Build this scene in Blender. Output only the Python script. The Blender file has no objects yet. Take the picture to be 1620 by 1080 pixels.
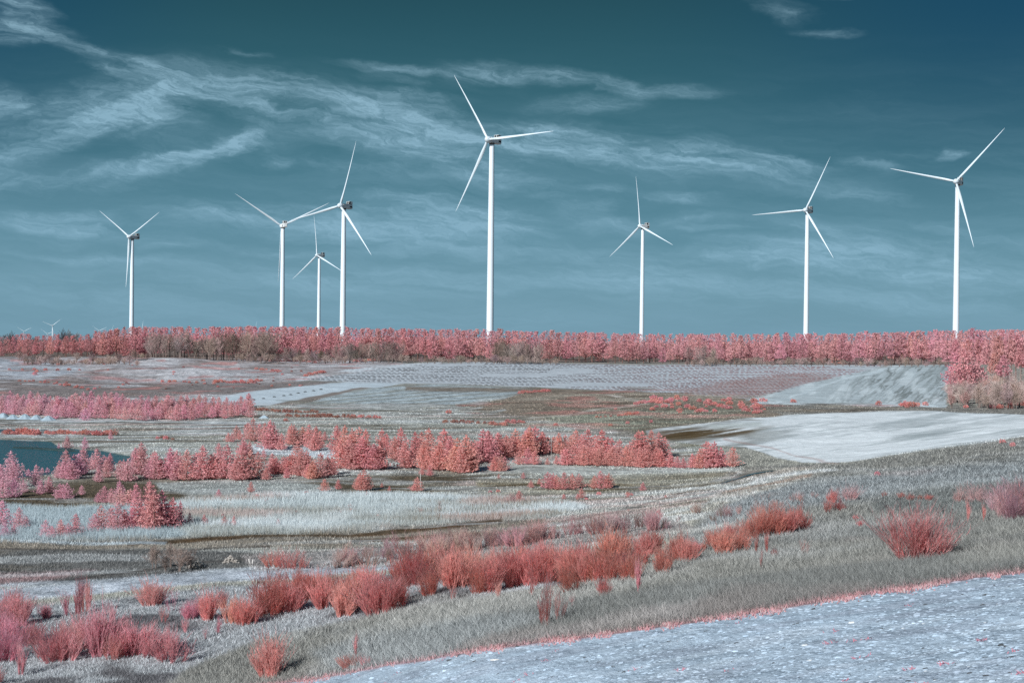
import bpy, math, random
import numpy as np
from mathutils import Vector, Matrix
random.seed(7)
RNG = np.random.default_rng(11)
sc = bpy.context.scene
COL = sc.collection
R = math.radians

# ------------------------------------------------------------------ camera
F = 2250.0            # focal length in pixels of the 1620 px wide picture
CZ = 20.0             # camera height
HX, HY = 810.0, 526.0 # where the horizon crosses the middle column
ROLL, PITCH = R(0.62), math.atan((540-HY)/F)
cam = bpy.data.cameras.new('camera'); camo = bpy.data.objects.new('camera', cam); COL.objects.link(camo)
cam.sensor_width = 36.0; cam.lens = F/1620*36; cam.clip_start = 0.5; cam.clip_end = 60000
fwd = Vector((0, math.cos(PITCH), -math.sin(PITCH)))
r0 = Vector((1, 0, 0)); u0 = r0.cross(fwd)
right = r0*math.cos(ROLL) + u0*math.sin(ROLL); up = -r0*math.sin(ROLL) + u0*math.cos(ROLL)
M = Matrix((right, up, -fwd)).transposed().to_4x4(); M.translation = (0, 0, CZ)
camo.matrix_world = M
sc.camera = camo
FW, RT, UP = (np.array(v) for v in (fwd, right, up))
def ray(px, py):
    """slopes (x/y, z/y) of the sight line through a picture point"""
    a = (np.asarray(px, float)-810)/F; b = (540-np.asarray(py, float))/F
    d = [FW[i] + a*RT[i] + b*UP[i] for i in range(3)]
    return d[0]/d[1], d[2]/d[1]
def proj(u, t):
    x, y, z = u, 1.0, t
    c = x*FW[0]+y*FW[1]+z*FW[2]
    return 810+F*(x*RT[0]+y*RT[1]+z*RT[2])/c, 540-F*(x*UP[0]+y*UP[1]+z*UP[2])/c

# ------------------------------------------------------------------ sun + sky
SUN_DIR = Vector((-0.52, -0.76, 0.52)).normalized()     # towards the sun
sl = bpy.data.lights.new('sun', 'SUN'); sl.energy = 4.9; sl.angle = R(0.55); sl.color = (1.0, 0.97, 0.95)
so = bpy.data.objects.new('sun', sl); COL.objects.link(so)
so.rotation_euler = SUN_DIR.to_track_quat('Z', 'Y').to_euler(); so.location = (0, -20, 80)
sc.view_settings.view_transform = 'Standard'; sc.view_settings.look = 'None'
sc.view_settings.exposure = 0.0; sc.view_settings.gamma = 1.0
try: sc.view_settings.use_curve_mapping = False
except Exception: pass
sc.cycles.use_denoising = False
sc.cycles.max_bounces = 5; sc.cycles.diffuse_bounces = 3; sc.cycles.transparent_max_bounces = 4

def lin(c):
    return tuple((x/255/12.92 if x/255 <= .04045 else ((x/255+.055)/1.055)**2.4) for x in c)

world = bpy.data.worlds.new('World'); sc.world = world; world.use_nodes = True
def build_world():
    nt = world.node_tree; nt.nodes.clear(); N = nt.nodes.new; L = nt.links.new
    def link_in(sock, v):
        if isinstance(v, bpy.types.NodeSocket): L(v, sock)
        else: sock.default_value = v
    def mth(op, a, b=0.0, c=0.0, clamp=False):
        n = N('ShaderNodeMath'); n.operation = op; n.use_clamp = clamp
        link_in(n.inputs[0], a); link_in(n.inputs[1], b); link_in(n.inputs[2], c); return n.outputs[0]
    def mix(f, a, b):
        n = N('ShaderNodeMix'); n.data_type = 'RGBA'; link_in(n.inputs[0], f); link_in(n.inputs[6], a); link_in(n.inputs[7], b); return n.outputs[2]
    def rng(v, a, b, c=0.0, d=1.0, smooth=True):
        n = N('ShaderNodeMapRange'); n.interpolation_type = 'SMOOTHSTEP' if smooth else 'LINEAR'
        link_in(n.inputs[0], v)
        for i, q in enumerate((a, b, c, d)): n.inputs[i+1].default_value = q
        return n.outputs[0]
    out = N('ShaderNodeOutputWorld'); bg = N('ShaderNodeBackground')
    tc = N('ShaderNodeTexCoord'); sp = N('ShaderNodeSeparateXYZ'); L(tc.outputs['Generated'], sp.inputs[0])
    x, y, z = sp.outputs
    az = mth('ARCTAN2', x, y); el = mth('ARCSINE', z)
    cb = N('ShaderNodeCombineXYZ'); L(az, cb.inputs[0]); L(el, cb.inputs[1]); P = cb.outputs[0]
    # clear-sky gradient: pale teal at the horizon, deep teal above
    ramp = N('ShaderNodeValToRGB'); cr = ramp.color_ramp
    stops = [(0.0, (110, 149, 168)), (.10, (101, 143, 162)), (.22, (83, 129, 148)), (.38, (58, 107, 124)), (.55, (42, 90, 104)), (.75, (30, 72, 84)), (1.0, (20, 58, 70))]
    while len(cr.elements) < len(stops): cr.elements.new(.5)
    for e, (p, c) in zip(cr.elements, stops): e.position = p; e.color = lin(c)+(1,)
    L(rng(el, 0.0, 0.31, 0, 1, False), ramp.inputs[0])
    side = rng(az, .05, .36); sidel = rng(az, -.17, -.38)
    hi = rng(el, .05, .22)
    blue = mth('MULTIPLY', mth('MAXIMUM', side, mth('MULTIPLY', sidel, .8)), hi)
    base = mix(mth('MULTIPLY', blue, .66), ramp.outputs[0], lin((0, 60, 94))+(1,))
    sky = N('ShaderNodeTexSky'); sky.sky_type = 'NISHITA'; sky.sun_disc = False
    sky.sun_elevation = math.asin(SUN_DIR.z); sky.sun_rotation = math.atan2(SUN_DIR.x, SUN_DIR.y) % (2*math.pi)
    nm = N('ShaderNodeVectorMath'); nm.operation = 'MULTIPLY'; L(sky.outputs[0], nm.inputs[0]); nm.inputs[1].default_value = (.0025, .0035, .0035)
    ad = N('ShaderNodeVectorMath'); ad.operation = 'ADD'; L(nm.outputs[0], ad.inputs[0])
    # cirrus: soft strokes, broken into fibres by stretched noise
    wn = N('ShaderNodeTexNoise'); wn.inputs['Scale'].default_value = 9; wn.inputs['Detail'].default_value = 4
    L(P, wn.inputs['Vector'])
    w1 = N('ShaderNodeVectorMath'); w1.operation = 'SUBTRACT'; L(wn.outputs['Color'], w1.inputs[0]); w1.inputs[1].default_value = (.5, .5, .5)
    w2 = N('ShaderNodeVectorMath'); w2.operation = 'MULTIPLY'; L(w1.outputs[0], w2.inputs[0]); w2.inputs[1].default_value = (.06, .020, 0)
    w3 = N('ShaderNodeVectorMath'); w3.operation = 'ADD'; L(P, w3.inputs[0]); L(w2.outputs[0], w3.inputs[1]); W = w3.outputs[0]
    wm = N('ShaderNodeMapping'); wm.inputs['Scale'].default_value = (26, 60, 1); L(P, wm.inputs[0])
    wn2 = N('ShaderNodeTexNoise'); wn2.inputs['Scale'].default_value = 1; wn2.inputs['Detail'].default_value = 5; wn2.inputs['Roughness'].default_value = .6; L(wm.outputs[0], wn2.inputs['Vector'])
    v1 = N('ShaderNodeVectorMath'); v1.operation = 'SUBTRACT'; L(wn2.outputs['Color'], v1.inputs[0]); v1.inputs[1].default_value = (.5, .5, .5)
    v2 = N('ShaderNodeVectorMath'); v2.operation = 'MULTIPLY'; L(v1.outputs[0], v2.inputs[0]); v2.inputs[1].default_value = (.055, .014, 0)
    v3 = N('ShaderNodeVectorMath'); v3.operation = 'ADD'; L(W, v3.inputs[0]); L(v2.outputs[0], v3.inputs[1]); W = v3.outputs[0]
    def fibre(angle, sx, sy, detail=7, rough=.62, dist=.4, src=W, off=0):
        m = N('ShaderNodeMapping'); m.inputs['Rotation'].default_value = (0, 0, angle); m.inputs['Scale'].default_value = (1, 1, 1)
        L(src, m.inputs[0])
        m2 = N('ShaderNodeMapping'); m2.inputs['Scale'].default_value = (sx, sy, 1); m2.inputs['Location'].default_value = (off, off, off); L(m.outputs[0], m2.inputs[0])
        n = N('ShaderNodeTexNoise'); n.inputs['Scale'].default_value = 1; n.inputs['Detail'].default_value = detail
        n.inputs['Roughness'].default_value = rough; n.inputs['Distortion'].default_value = dist; L(m2.outputs[0], n.inputs['Vector'])
        return n.outputs['Fac']
    def summed(lst):
        """total of the strokes, carried along in z so that the nodes run one after another"""
        vec = W
        for px, py, ln, wd, ang, amt in lst:
            uu, tt = ray(px, py); a = math.atan(uu); e = math.atan(tt)
            m = N('ShaderNodeMapping'); m.vector_type = 'TEXTURE'
            m.inputs['Location'].default_value = (a, e, 0); m.inputs['Rotation'].default_value = (0, 0, R(ang)); m.inputs['Scale'].default_value = (ln/F, wd/F, 1e6)
            L(vec, m.inputs[0]); l = N('ShaderNodeVectorMath'); l.operation = 'LENGTH'; L(m.outputs[0], l.inputs[0])
            c = N('ShaderNodeCombineXYZ'); L(rng(l.outputs['Value'], 1.0, 0.0, 0, amt), c.inputs[2])
            ad_ = N('ShaderNodeVectorMath'); ad_.operation = 'ADD'; L(vec, ad_.inputs[0]); L(c.outputs[0], ad_.inputs[1]); vec = ad_.outputs[0]
        s_ = N('ShaderNodeSeparateXYZ'); L(vec, s_.inputs[0])
        return mth('MINIMUM', s_.outputs[2], .92)
    def S(x0, y0, x1, y1, w, amt):      # a stroke between two picture points
        return ((x0+x1)/2, (y0+y1)/2, math.hypot(x1-x0, y1-y0)*.74, w*1.65+1, -math.degrees(math.atan2(y1-y0, x1-x0)), amt)
    down = [(480,165,330,60,-9,.25),(720,235,300,60,-6,.3),(1020,255,260,44,-8,.25),S(105,95,210,113,9,.8), S(190,108,310,138,14,.75), S(280,132,470,152,22,.8), S(440,145,620,170,18,.55), S(145,112,225,142,9,.5), S(210,135,330,160,14,.6), S(320,160,470,205,16,.6),
            S(450,190,640,205,30,.55), S(560,205,760,215,44,.85), S(640,240,830,262,36,.55), S(760,215,930,232,26,.9), S(860,215,1050,252,26,.9), S(980,250,1190,262,24,.85), S(1120,258,1290,292,24,.75),
            S(1240,285,1420,325,18,.4), S(1190,252,1320,272,9,.6), S(1340,262,1430,280,7,.4), S(530,107,700,112,8,.5), S(680,110,830,114,14,.65), S(790,118,960,126,12,.7), S(930,128,1030,150,10,.5), S(1000,148,1140,152,8,.5),
            S(545,146,740,156,8,.4), S(560,125,740,136,7,.25), S(-60,10,80,46,18,.75), S(-40,55,118,82,16,.9), S(-40,90,80,92,8,.4), S(1190,10,1280,32,13,.42), S(1260,54,1375,62,6,.35), S(1320,0,1640,8,8,.7),
            S(415,253,470,262,7,.55), S(1028,310,1140,322,8,.6), S(912,298,1000,302,6,.4), S(1180,350,1300,372,9,.4), S(1225,362,1640,405,14,.55), S(1440,350,1640,400,8,.3), S(370,88,420,96,5,.25), S(700,270,880,300,20,.4), S(480,262,700,285,16,.4)]
    rise = [(190,190,230,60,12,.28),(330,245,220,45,12,.22),S(80,205,300,158,26,.85), S(60,245,285,168,18,.7), S(120,215,290,205,22,.6), S(-60,300,90,232,26,.5), S(100,283,230,278,12,.6), S(190,280,320,256,12,.9), S(290,262,400,226,11,1.0), S(370,232,440,216,12,.6),
            S(-20,295,200,300,14,.45), S(-40,150,110,215,18,.35), S(-20,230,60,222,10,.35), S(880,340,990,322,9,.35), S(850,172,1010,160,14,.4), S(-40,190,60,195,20,.35)]
    flat = [(640,345,330,46,0,.34),(1330,415,330,50,-2,.36),(500,440,520,60,0,.22),(150,375,260,40,0,.25),(1000,440,500,60,0,.2),S(-20,357,165,347,13,.65), S(60,365,200,360,9,.4), S(245,338,540,350,20,.7), S(400,360,700,372,22,.55), S(550,312,820,345,22,.55), S(640,352,860,372,26,.7), S(560,390,830,396,16,.4), S(222,396,325,387,5,.5), S(0,402,300,416,7,.45), S(330,395,560,400,9,.4),
            S(1090,396,1480,420,22,.7), S(1240,415,1640,445,26,.75), S(1050,348,1155,346,7,.5), S(1080,362,1180,362,5,.35), S(1478,266,1512,258,7,.7), S(1490,256,1516,262,5,.5), S(830,400,1100,420,16,.4), S(820,440,1180,452,22,.45), S(0,455,330,470,26,.40), S(380,440,760,450,24,.40),
            S(1100,470,1640,476,26,.40), S(200,500,900,506,20,.28), S(900,350,1030,358,12,.4), S(-40,262,60,258,10,.35), S(800,300,960,322,16,.3)]
    fd = fibre(R(10), 11, 74, 8, .64, .2); fr = fibre(R(-20), 11, 78, 8, .64, .2, off=3.3); ff = fibre(R(2), 8, 66, 8, .62, .2, off=7.1)
    fine = fibre(R(12), 60, 300, detail=5, rough=.7, dist=.6, off=1.7)
    def comb(strokes, f):
        a = mth('MULTIPLY', strokes, rng(f, .33, .66, .30, 1.30))
        return mth('MULTIPLY', a, rng(fine, .30, .70, .55, 1.35))
    veil = mth('MULTIPLY', rng(el, .22, .02, 0, .36), rng(ff, .35, .65, .35, 1.0))
    tot = mth('ADD', mth('ADD', comb(summed(down), fd), comb(summed(rise), fr)), mth('ADD', comb(summed(flat), ff), veil))
    thin = mth('MULTIPLY', rng(fd, .5, .75, 0, .12), rng(el, .20, .12, 0, 1))
    tot = mth('ADD', tot, thin)
    fac = rng(tot, 0.0, 1.36, 0.0, .96, False)
    ccol = mix(hi, lin((132, 172, 194))+(1,), lin((142, 178, 196))+(1,))
    col = mix(fac, base, ccol)
    L(col, ad.inputs[1]); L(ad.outputs[0], bg.inputs[0]); bg.inputs[1].default_value = 1.0
    L(bg.outputs[0], out.inputs[0])
build_world()

# ------------------------------------------------------------------ bookkeeping
def tag(o, label=None, cat=None, group=None, kind=None):
    if label: o['label'] = label
    if cat: o['category'] = cat
    if group: o['group'] = group
    if kind: o['kind'] = kind
    return o
def empty(name, loc=(0, 0, 0), rz=0):
    o = bpy.data.objects.new(name, None); o.empty_display_size = .3; COL.objects.link(o); o.location = loc; o.rotation_euler.z = rz
    return o
def link(name, me, parent=None):
    o = bpy.data.objects.new(name, me); COL.objects.link(o); o.parent = parent
    return o
def np_mesh(name, V, Fc, mat=None, col=None, smooth=False):
    """numpy vertices (n,3) + faces (m,k) -> mesh; col = per-vertex rgb"""
    V = np.asarray(V, np.float32); Fc = np.asarray(Fc, np.int32); k = Fc.shape[1]
    me = bpy.data.meshes.new(name)
    me.vertices.add(len(V)); me.vertices.foreach_set('co', V.ravel())
    me.loops.add(Fc.size); me.loops.foreach_set('vertex_index', Fc.ravel())
    me.polygons.add(len(Fc)); me.polygons.foreach_set('loop_start', np.arange(0, Fc.size, k, dtype=np.int32))
    me.polygons.foreach_set('use_smooth', np.full(len(Fc), smooth))
    me.update(calc_edges=True)
    if col is not None:
        a = me.color_attributes.new('cover', 'FLOAT_COLOR', 'POINT')
        c = np.ones((len(V), 4), np.float32); c[:, :3] = col; a.data.foreach_set('color', c.ravel())
    if mat: me.materials.append(mat)
    return me

# ------------------------------------------------------------------ materials
def newmat(name):
    m = bpy.data.materials.new(name); m.use_nodes = True; nt = m.node_tree
    return m, nt, nt.nodes['Principled BSDF']
def ramp_mul(nt, colsock, facsock, lo, hi, f0=0., f1=1.):
    """colour * a random brightness"""
    mr = nt.nodes.new('ShaderNodeMapRange'); nt.links.new(facsock, mr.inputs[0])
    mr.inputs[1].default_value = f0; mr.inputs[2].default_value = f1; mr.inputs[3].default_value = lo; mr.inputs[4].default_value = hi
    vm = nt.nodes.new('ShaderNodeVectorMath'); vm.operation = 'SCALE'; nt.links.new(colsock, vm.inputs[0]); nt.links.new(mr.outputs[0], vm.inputs['Scale'])
    return vm.outputs[0]
def foliage_mat(name, sat=1.0, lo=.6, hi=1.25, trans=.3, second=None):
    m, nt, p = newmat(name); L = nt.links.new
    oi = nt.nodes.new('ShaderNodeObjectInfo'); g = nt.nodes.new('ShaderNodeNewGeometry')
    c = ramp_mul(nt, oi.outputs['Color'], g.outputs['Random Per Island'], lo, hi)
    tx = nt.nodes.new('ShaderNodeTexCoord'); nz = nt.nodes.new('ShaderNodeTexNoise'); nz.inputs['Scale'].default_value = 5; nz.inputs['Detail'].default_value = 2
    L(tx.outputs['Object'], nz.inputs['Vector'])
    c = ramp_mul(nt, c, nz.outputs['Fac'], .78, 1.22, .3, .7)
    if second:
        mx = nt.nodes.new('ShaderNodeMix'); mx.data_type = 'RGBA'
        gr = nt.nodes.new('ShaderNodeMath'); gr.operation = 'GREATER_THAN'; gr.inputs[1].default_value = second[0]
        L(g.outputs['Random Per Island'], gr.inputs[0]); L(gr.outputs[0], mx.inputs[0]); L(c, mx.inputs[6]); mx.inputs[7].default_value = second[1]+(1,)
        c = mx.outputs[2]
    df = nt.nodes.new('ShaderNodeBsdfDiffuse'); tl = nt.nodes.new('ShaderNodeBsdfTranslucent'); ms = nt.nodes.new('ShaderNodeMixShader')
    L(c, df.inputs[0]); L(c, tl.inputs[0]); ms.inputs[0].default_value = trans; L(df.outputs[0], ms.inputs[1]); L(tl.outputs[0], ms.inputs[2])
    L(ms.outputs[0], nt.nodes['Material Output'].inputs[0]); nt.nodes.remove(p)
    return m
M_pine = foliage_mat('infrared_pine_needles', lo=.72, hi=1.14, trans=.34)
M_broom = foliage_mat('infrared_broom_stems', lo=.62, hi=1.12, trans=.58, second=(.97, (.42, .32, .27)))
M_twig = foliage_mat('bare_twigs', lo=.6, hi=1.3, trans=.0)
def simple(name, col, rough=.6, noise=.15, scale=3., bump=0., metal=0.):
    m, nt, p = newmat(name); L = nt.links.new
    tx = nt.nodes.new('ShaderNodeTexCoord'); nz = nt.nodes.new('ShaderNodeTexNoise'); nz.inputs['Scale'].default_value = scale; nz.inputs['Detail'].default_value = 5
    L(tx.outputs['Object'], nz.inputs['Vector'])
    rgb = nt.nodes.new('ShaderNodeRGB'); rgb.outputs[0].default_value = col+(1,)
    c = ramp_mul(nt, rgb.outputs[0], nz.outputs['Fac'], 1-noise, 1+noise, .3, .7); L(c, p.inputs['Base Color'])
    p.inputs['Roughness'].default_value = rough; p.inputs['Metallic'].default_value = metal
    if bump:
        b = nt.nodes.new('ShaderNodeBump'); b.inputs['Strength'].default_value = bump; L(nz.outputs['Fac'], b.inputs['Height']); L(b.outputs[0], p.inputs['Normal'])
    return m
M_white = simple('turbine_white_paint', (.76, .88, .97), .42, .03, .15)
M_blade = simple('blade_gelcoat', (.66, .78, .86), .38, .02, .3)
M_nac = simple('nacelle_shell', (.80, .85, .87), .45, .04, .5)
M_dark = simple('cooler_mesh', (.015, .013, .012), .6, .1, 8)
M_flange = simple('yaw_ring', (.10, .08, .07), .6, .1, 3)
M_bark = simple('pine_bark', (.17, .10, .085), .9, .3, 9, .4)
M_birch = simple('birch_bark', (.50, .43, .42), .8, .35, 7, .2)
M_greybark = simple('grey_bark', (.20, .16, .145), .9, .3, 9, .3)
M_stone = simple('pale_rubble', (.42, .40, .37), .9, .4, 2.5, .6)
M_sand = simple('heaped_gravel', (.36, .47, .55), .95, .12, 1.5, .5)
M_postm = simple('weathered_post', (.55, .54, .53), .8, .15, 8)
M_log = simple('bleached_log', (.72, .72, .70), .85, .25, 6, .3)

# vertex-colour cover for grass / ground
def ground_mat(name='ground_cover', k=1.0, bump=.85):
    m, nt, p = newmat(name); L = nt.links.new
    at = nt.nodes.new('ShaderNodeAttribute'); at.attribute_name = 'cover'
    g = nt.nodes.new('ShaderNodeNewGeometry')
    def noise(s, d, r=.6, mp=None):
        n = nt.nodes.new('ShaderNodeTexNoise'); n.inputs['Scale'].default_value = s; n.inputs['Detail'].default_value = d; n.inputs['Roughness'].default_value = r
        if mp:
            mm = nt.nodes.new('ShaderNodeMapping'); mm.inputs['Scale'].default_value = mp; L(g.outputs['Position'], mm.inputs[0]); L(mm.outputs[0], n.inputs['Vector'])
        else: L(g.outputs['Position'], n.inputs['Vector'])
        return n.outputs['Fac']
    n1 = noise(.22, 9, .68); n2 = noise(3.2, 6, .7); n3 = noise(.9, 6, .6, (1, .45, 1))
    c = ramp_mul(nt, at.outputs['Color'], n1, 1-.34*k, 1+.32*k, .34, .66)
    c = ramp_mul(nt, c, n2, 1-.28*k, 1+.26*k, .34, .66)
    c = ramp_mul(nt, c, n3, 1-.20*k, 1+.18*k, .36, .64)
    n4 = noise(15, 4, .7); c = ramp_mul(nt, c, n4, .74, 1.24, .34, .66)
    L(c, p.inputs['Base Color']); p.inputs['Roughness'].default_value = .95
    p.inputs['Specular IOR Level'].default_value = .1
    b = nt.nodes.new('ShaderNodeBump'); b.inputs['Strength'].default_value = bump; b.inputs['Distance'].default_value = .12 if name != 'stony_soil' else .05; L(n2, b.inputs['Height'])
    b2 = nt.nodes.new('ShaderNodeBump'); b2.inputs['Strength'].default_value = bump*.7; b2.inputs['Distance'].default_value = .6; L(n3, b2.inputs['Height']); L(b2.outputs[0], b.inputs['Normal'])
    L(b.outputs[0], p.inputs['Normal'])
    return m
M_ground = ground_mat()
M_field = ground_mat('field_soil', .35, .30)
M_near = ground_mat('stony_soil', .45, .8)
def blade_mat(name, trans=.25):
    m, nt, p = newmat(name); L = nt.links.new
    at = nt.nodes.new('ShaderNodeAttribute'); at.attribute_name = 'cover'
    df = nt.nodes.new('ShaderNodeBsdfDiffuse'); tl = nt.nodes.new('ShaderNodeBsdfTranslucent'); ms = nt.nodes.new('ShaderNodeMixShader')
    L(at.outputs['Color'], df.inputs[0]); L(at.outputs['Color'], tl.inputs[0]); ms.inputs[0].default_value = trans
    L(df.outputs[0], ms.inputs[1]); L(tl.outputs[0], ms.inputs[2]); L(ms.outputs[0], nt.nodes['Material Output'].inputs[0]); nt.nodes.remove(p)
    return m
M_blades = blade_mat('grass_blades')
M_clod = blade_mat('clods', 0.0)

# ------------------------------------------------------------------ noise
def vnoise(x, y, seed=0):
    xi = np.floor(x).astype(np.int64); yi = np.floor(y).astype(np.int64); fx = x-xi; fy = y-yi
    fx = fx*fx*(3-2*fx); fy = fy*fy*(3-2*fy)
    def h(a, b):
        n = (a*374761393 + b*668265263 + seed*974634777) & 0x7fffffff
        n = ((n ^ (n >> 13))*1274126177) & 0x7fffffff
        return ((n ^ (n >> 16)) & 0xffff)/65535.0
    return (h(xi, yi)*(1-fx)+h(xi+1, yi)*fx)*(1-fy) + (h(xi, yi+1)*(1-fx)+h(xi+1, yi+1)*fx)*fy
def fbm(x, y, o=4, seed=0, g=.5):
    s = 0; a = 1; n = 0
    for i in range(o):
        s = s + a*vnoise(x, y, seed+i*17); n += a; a *= g; x = x*2.03+11.3; y = y*2.03+5.7
    return s/n-.5

# ------------------------------------------------------------------ terrain profile
# each row: a line on the ground seen at these picture heights and distances, for columns 0, 400, 810, 1200, 1620
PX = [0, 400, 810, 1200, 1620]
ROWS = [([3, 3, 3, 3, 3], [1900, 1880, 1850, 1830, 1800]),
        ([14, 13, 12, 10, 8], [1480, 1450, 1420, 1400, 1330]),
        ([47, 43, 30, 24, 19], [1100, 1100, 1095, 1085, 1080]),
        ([53, 49, 38, 36, 36], [1060, 1078, 1025, 965, 903]),
        ([60, 58, 56, 58, 52], [1000, 990, 930, 880, 850]),
        ([75, 74, 76, 82, 75], [930, 920, 880, 820, 790]),
        ([103, 100, 102, 115, 115], [850, 850, 830, 770, 730]),
        ([131, 130, 142, 150, 150], [780, 780, 760, 738, 690]),
        ([166, 178, 190, 178, 190], [725, 710, 700, 705, 670]),
        ([200, 212, 225, 215, 240], [692, 680, 671, 671, 660]),
        ([250, 258, 270, 280, 275], [655, 650, 646, 641, 646]),
        ([320, 330, 330, 330, 320], [625, 621, 622, 622, 628]),
        ([400, 420, 400, 420, 420], [597, 597, 605, 602, 603]),
        ([560, 590, 600, 580, 560], [568, 568, 571, 577, 580]),
        ([780, 800, 800, 800, 800], [555, 556, 560, 565, 568]),
        ([1500, 1500, 1500, 1500, 1500], [546, 549, 552, 555, 557]),
        ([9000, 9000, 9000, 9000, 9000], [537, 539, 542, 545, 548])]
def pchip(x, y, q):
    x = np.asarray(x, float); y = np.asarray(y, float); h = np.diff(x); d = np.diff(y)/h
    m = np.zeros_like(y)
    for i in range(1, len(x)-1):
        if d[i-1]*d[i] > 0:
            w1 = 2*h[i]+h[i-1]; w2 = h[i]+2*h[i-1]; m[i] = (w1+w2)/(w1/d[i-1]+w2/d[i])
    m[0] = d[0]; m[-1] = d[-1]
    q = np.asarray(q, float); i = np.clip(np.searchsorted(x, q)-1, 0, len(x)-2)
    s = np.clip((q-x[i])/h[i], 0, 1)
    return ((1+2*s)*(1-s)**2)*y[i] + s*(1-s)**2*h[i]*m[i] + s*s*(3-2*s)*y[i+1] + s*s*(s-1)*h[i]*m[i+1]
UMAX = .62
US = np.concatenate([-np.geomspace(3.2, UMAX, 30, endpoint=False), np.linspace(-UMAX, -.385, 40, endpoint=False), np.linspace(-.385, .385, 1000), np.linspace(.385, UMAX, 41)[1:], np.geomspace(UMAX, 3.2, 31)[1:]])
LD = np.concatenate([np.linspace(math.log(3.), math.log(17), 60, endpoint=False), np.linspace(math.log(17), math.log(640), 860), np.linspace(math.log(640), math.log(9000), 61)[1:]])
NU, ND = len(US), len(LD)
rowL = np.zeros((len(ROWS), NU)); rowT = np.zeros((len(ROWS), NU))
for k, (Ds, Ys) in enumerate(ROWS):
    uu, tt = ray(np.array(PX), np.array(Ys, float))
    # keep the end tangents level outside the picture
    uq = np.clip(US, uu[0], uu[-1])
    rowL[k] = pchip(uu, np.log(Ds), uq); rowT[k] = pchip(uu, tt, uq)
TG = np.zeros((NU, ND))
for i in range(NU):
    TG[i] = pchip(rowL[:, i], rowT[:, i], LD)
DG = np.exp(LD)[None, :]*np.ones((NU, 1)); UG = US[:, None]*np.ones((1, ND))
XG = UG*DG; YG = DG
GX, GY = proj(UG, TG)      # picture position of every ground vertex, used to read off where each kind of cover lies
ZB = CZ + TG*DG
relief = fbm(XG/7, YG/7, 4, 3)*.35*np.clip(DG/60, .25, 1.2) + fbm(XG/1.3, YG/1.3, 3, 9)*.07*np.clip(1.6-DG/140, .0, 1)
hum = np.clip((620-GX)/260, 0, 1)*np.clip((DG-330)/80, 0, 1)*np.clip((640-DG)/60, 0, 1)
relief = relief + hum*fbm(XG/34, YG/40, 4, 21)*4.5
ZG = ZB + relief

# ------------------------------------------------------------------ ground cover
GAIN = .86      # what a sunlit level surface of albedo 1 renders at, so cover colours are true albedos
def alb(c): return np.array(lin(c))/GAIN
COVER = np.zeros((NU, ND, 3)); COVER[:] = alb((140, 142, 136))
GH = np.full((NU, ND), .10)      # grass height
FIELD = np.zeros((NU, ND), np.int8)
WX = GX + 26*fbm(XG/9, YG/14, 4, 31) ; WY = GY + 7*fbm(XG/8, YG/16, 4, 37)
def sdist(poly, X, Y):
    P = np.array(poly, float); n = len(P); best = np.full(X.shape, 1e18); ins = np.zeros(X.shape, bool)
    for i in range(n):
        a = P[i]; b = P[(i+1) % n]; e = b-a; w0 = X-a[0]; w1 = Y-a[1]
        t = np.clip((w0*e[0]+w1*e[1])/max(e@e, 1e-9), 0, 1)
        best = np.minimum(best, (w0-e[0]*t)**2+(w1-e[1]*t)**2)
        c = (a[1] > Y) != (b[1] > Y)
        with np.errstate(divide='ignore', invalid='ignore'):
            xx = (b[0]-a[0])*(Y-a[1])/(b[1]-a[1] if b[1] != a[1] else 1e-9)+a[0]
        ins ^= c & (X < xx)
    d = np.sqrt(best); return np.where(ins, -d, d)
def paint(poly, col, soft=4, warp=1.0, amt=1.0, gh=None, mask=None, field=None):
    xs = [p[0] for p in poly]; ys = [p[1] for p in poly]
    X = GX+(WX-GX)*warp; Y = GY+(WY-GY)*warp
    sel = (X > min(xs)-3*soft-5) & (X < max(xs)+3*soft+5) & (Y > min(ys)-3*soft-5) & (Y < max(ys)+3*soft+5)
    if not sel.any(): return
    d = sdist(poly, X[sel], Y[sel])
    m = np.clip(.5-d/soft, 0, 1); m = m*m*(3-2*m)*amt
    if mask is not None: m = m*mask[sel]
    COVER[sel] = COVER[sel]*(1-m[:, None]) + alb(col)*m[:, None]
    if gh is not None: GH[sel] = GH[sel]*(1-m)+gh*m
    if field is not None:
        f = FIELD[sel]; f[d < 0] = field; FIELD[sel] = f
def line(pts, wd, col, soft=2, warp=.3, amt=1.0, gh=.03):
    for (x0, y0), (x1, y1) in zip(pts[:-1], pts[1:]):
        L = math.hypot(x1-x0, y1-y0); nx, ny = -(y1-y0)/L*wd/2, (x1-x0)/L*wd/2
        paint([(x0+nx, y0+ny), (x1+nx, y1+ny), (x1-nx, y1-ny), (x0-nx, y0-ny)], col, soft, warp, amt, gh)
streak = fbm(XG/26, YG/5.5, 5, 41)          # long low patches lying across the valley
patch = fbm(XG/11, YG/11, 5, 43)
sm = lambda v, a, b: np.clip((v-a)/(b-a), 0, 1)
BIG = -700, 2320
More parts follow.
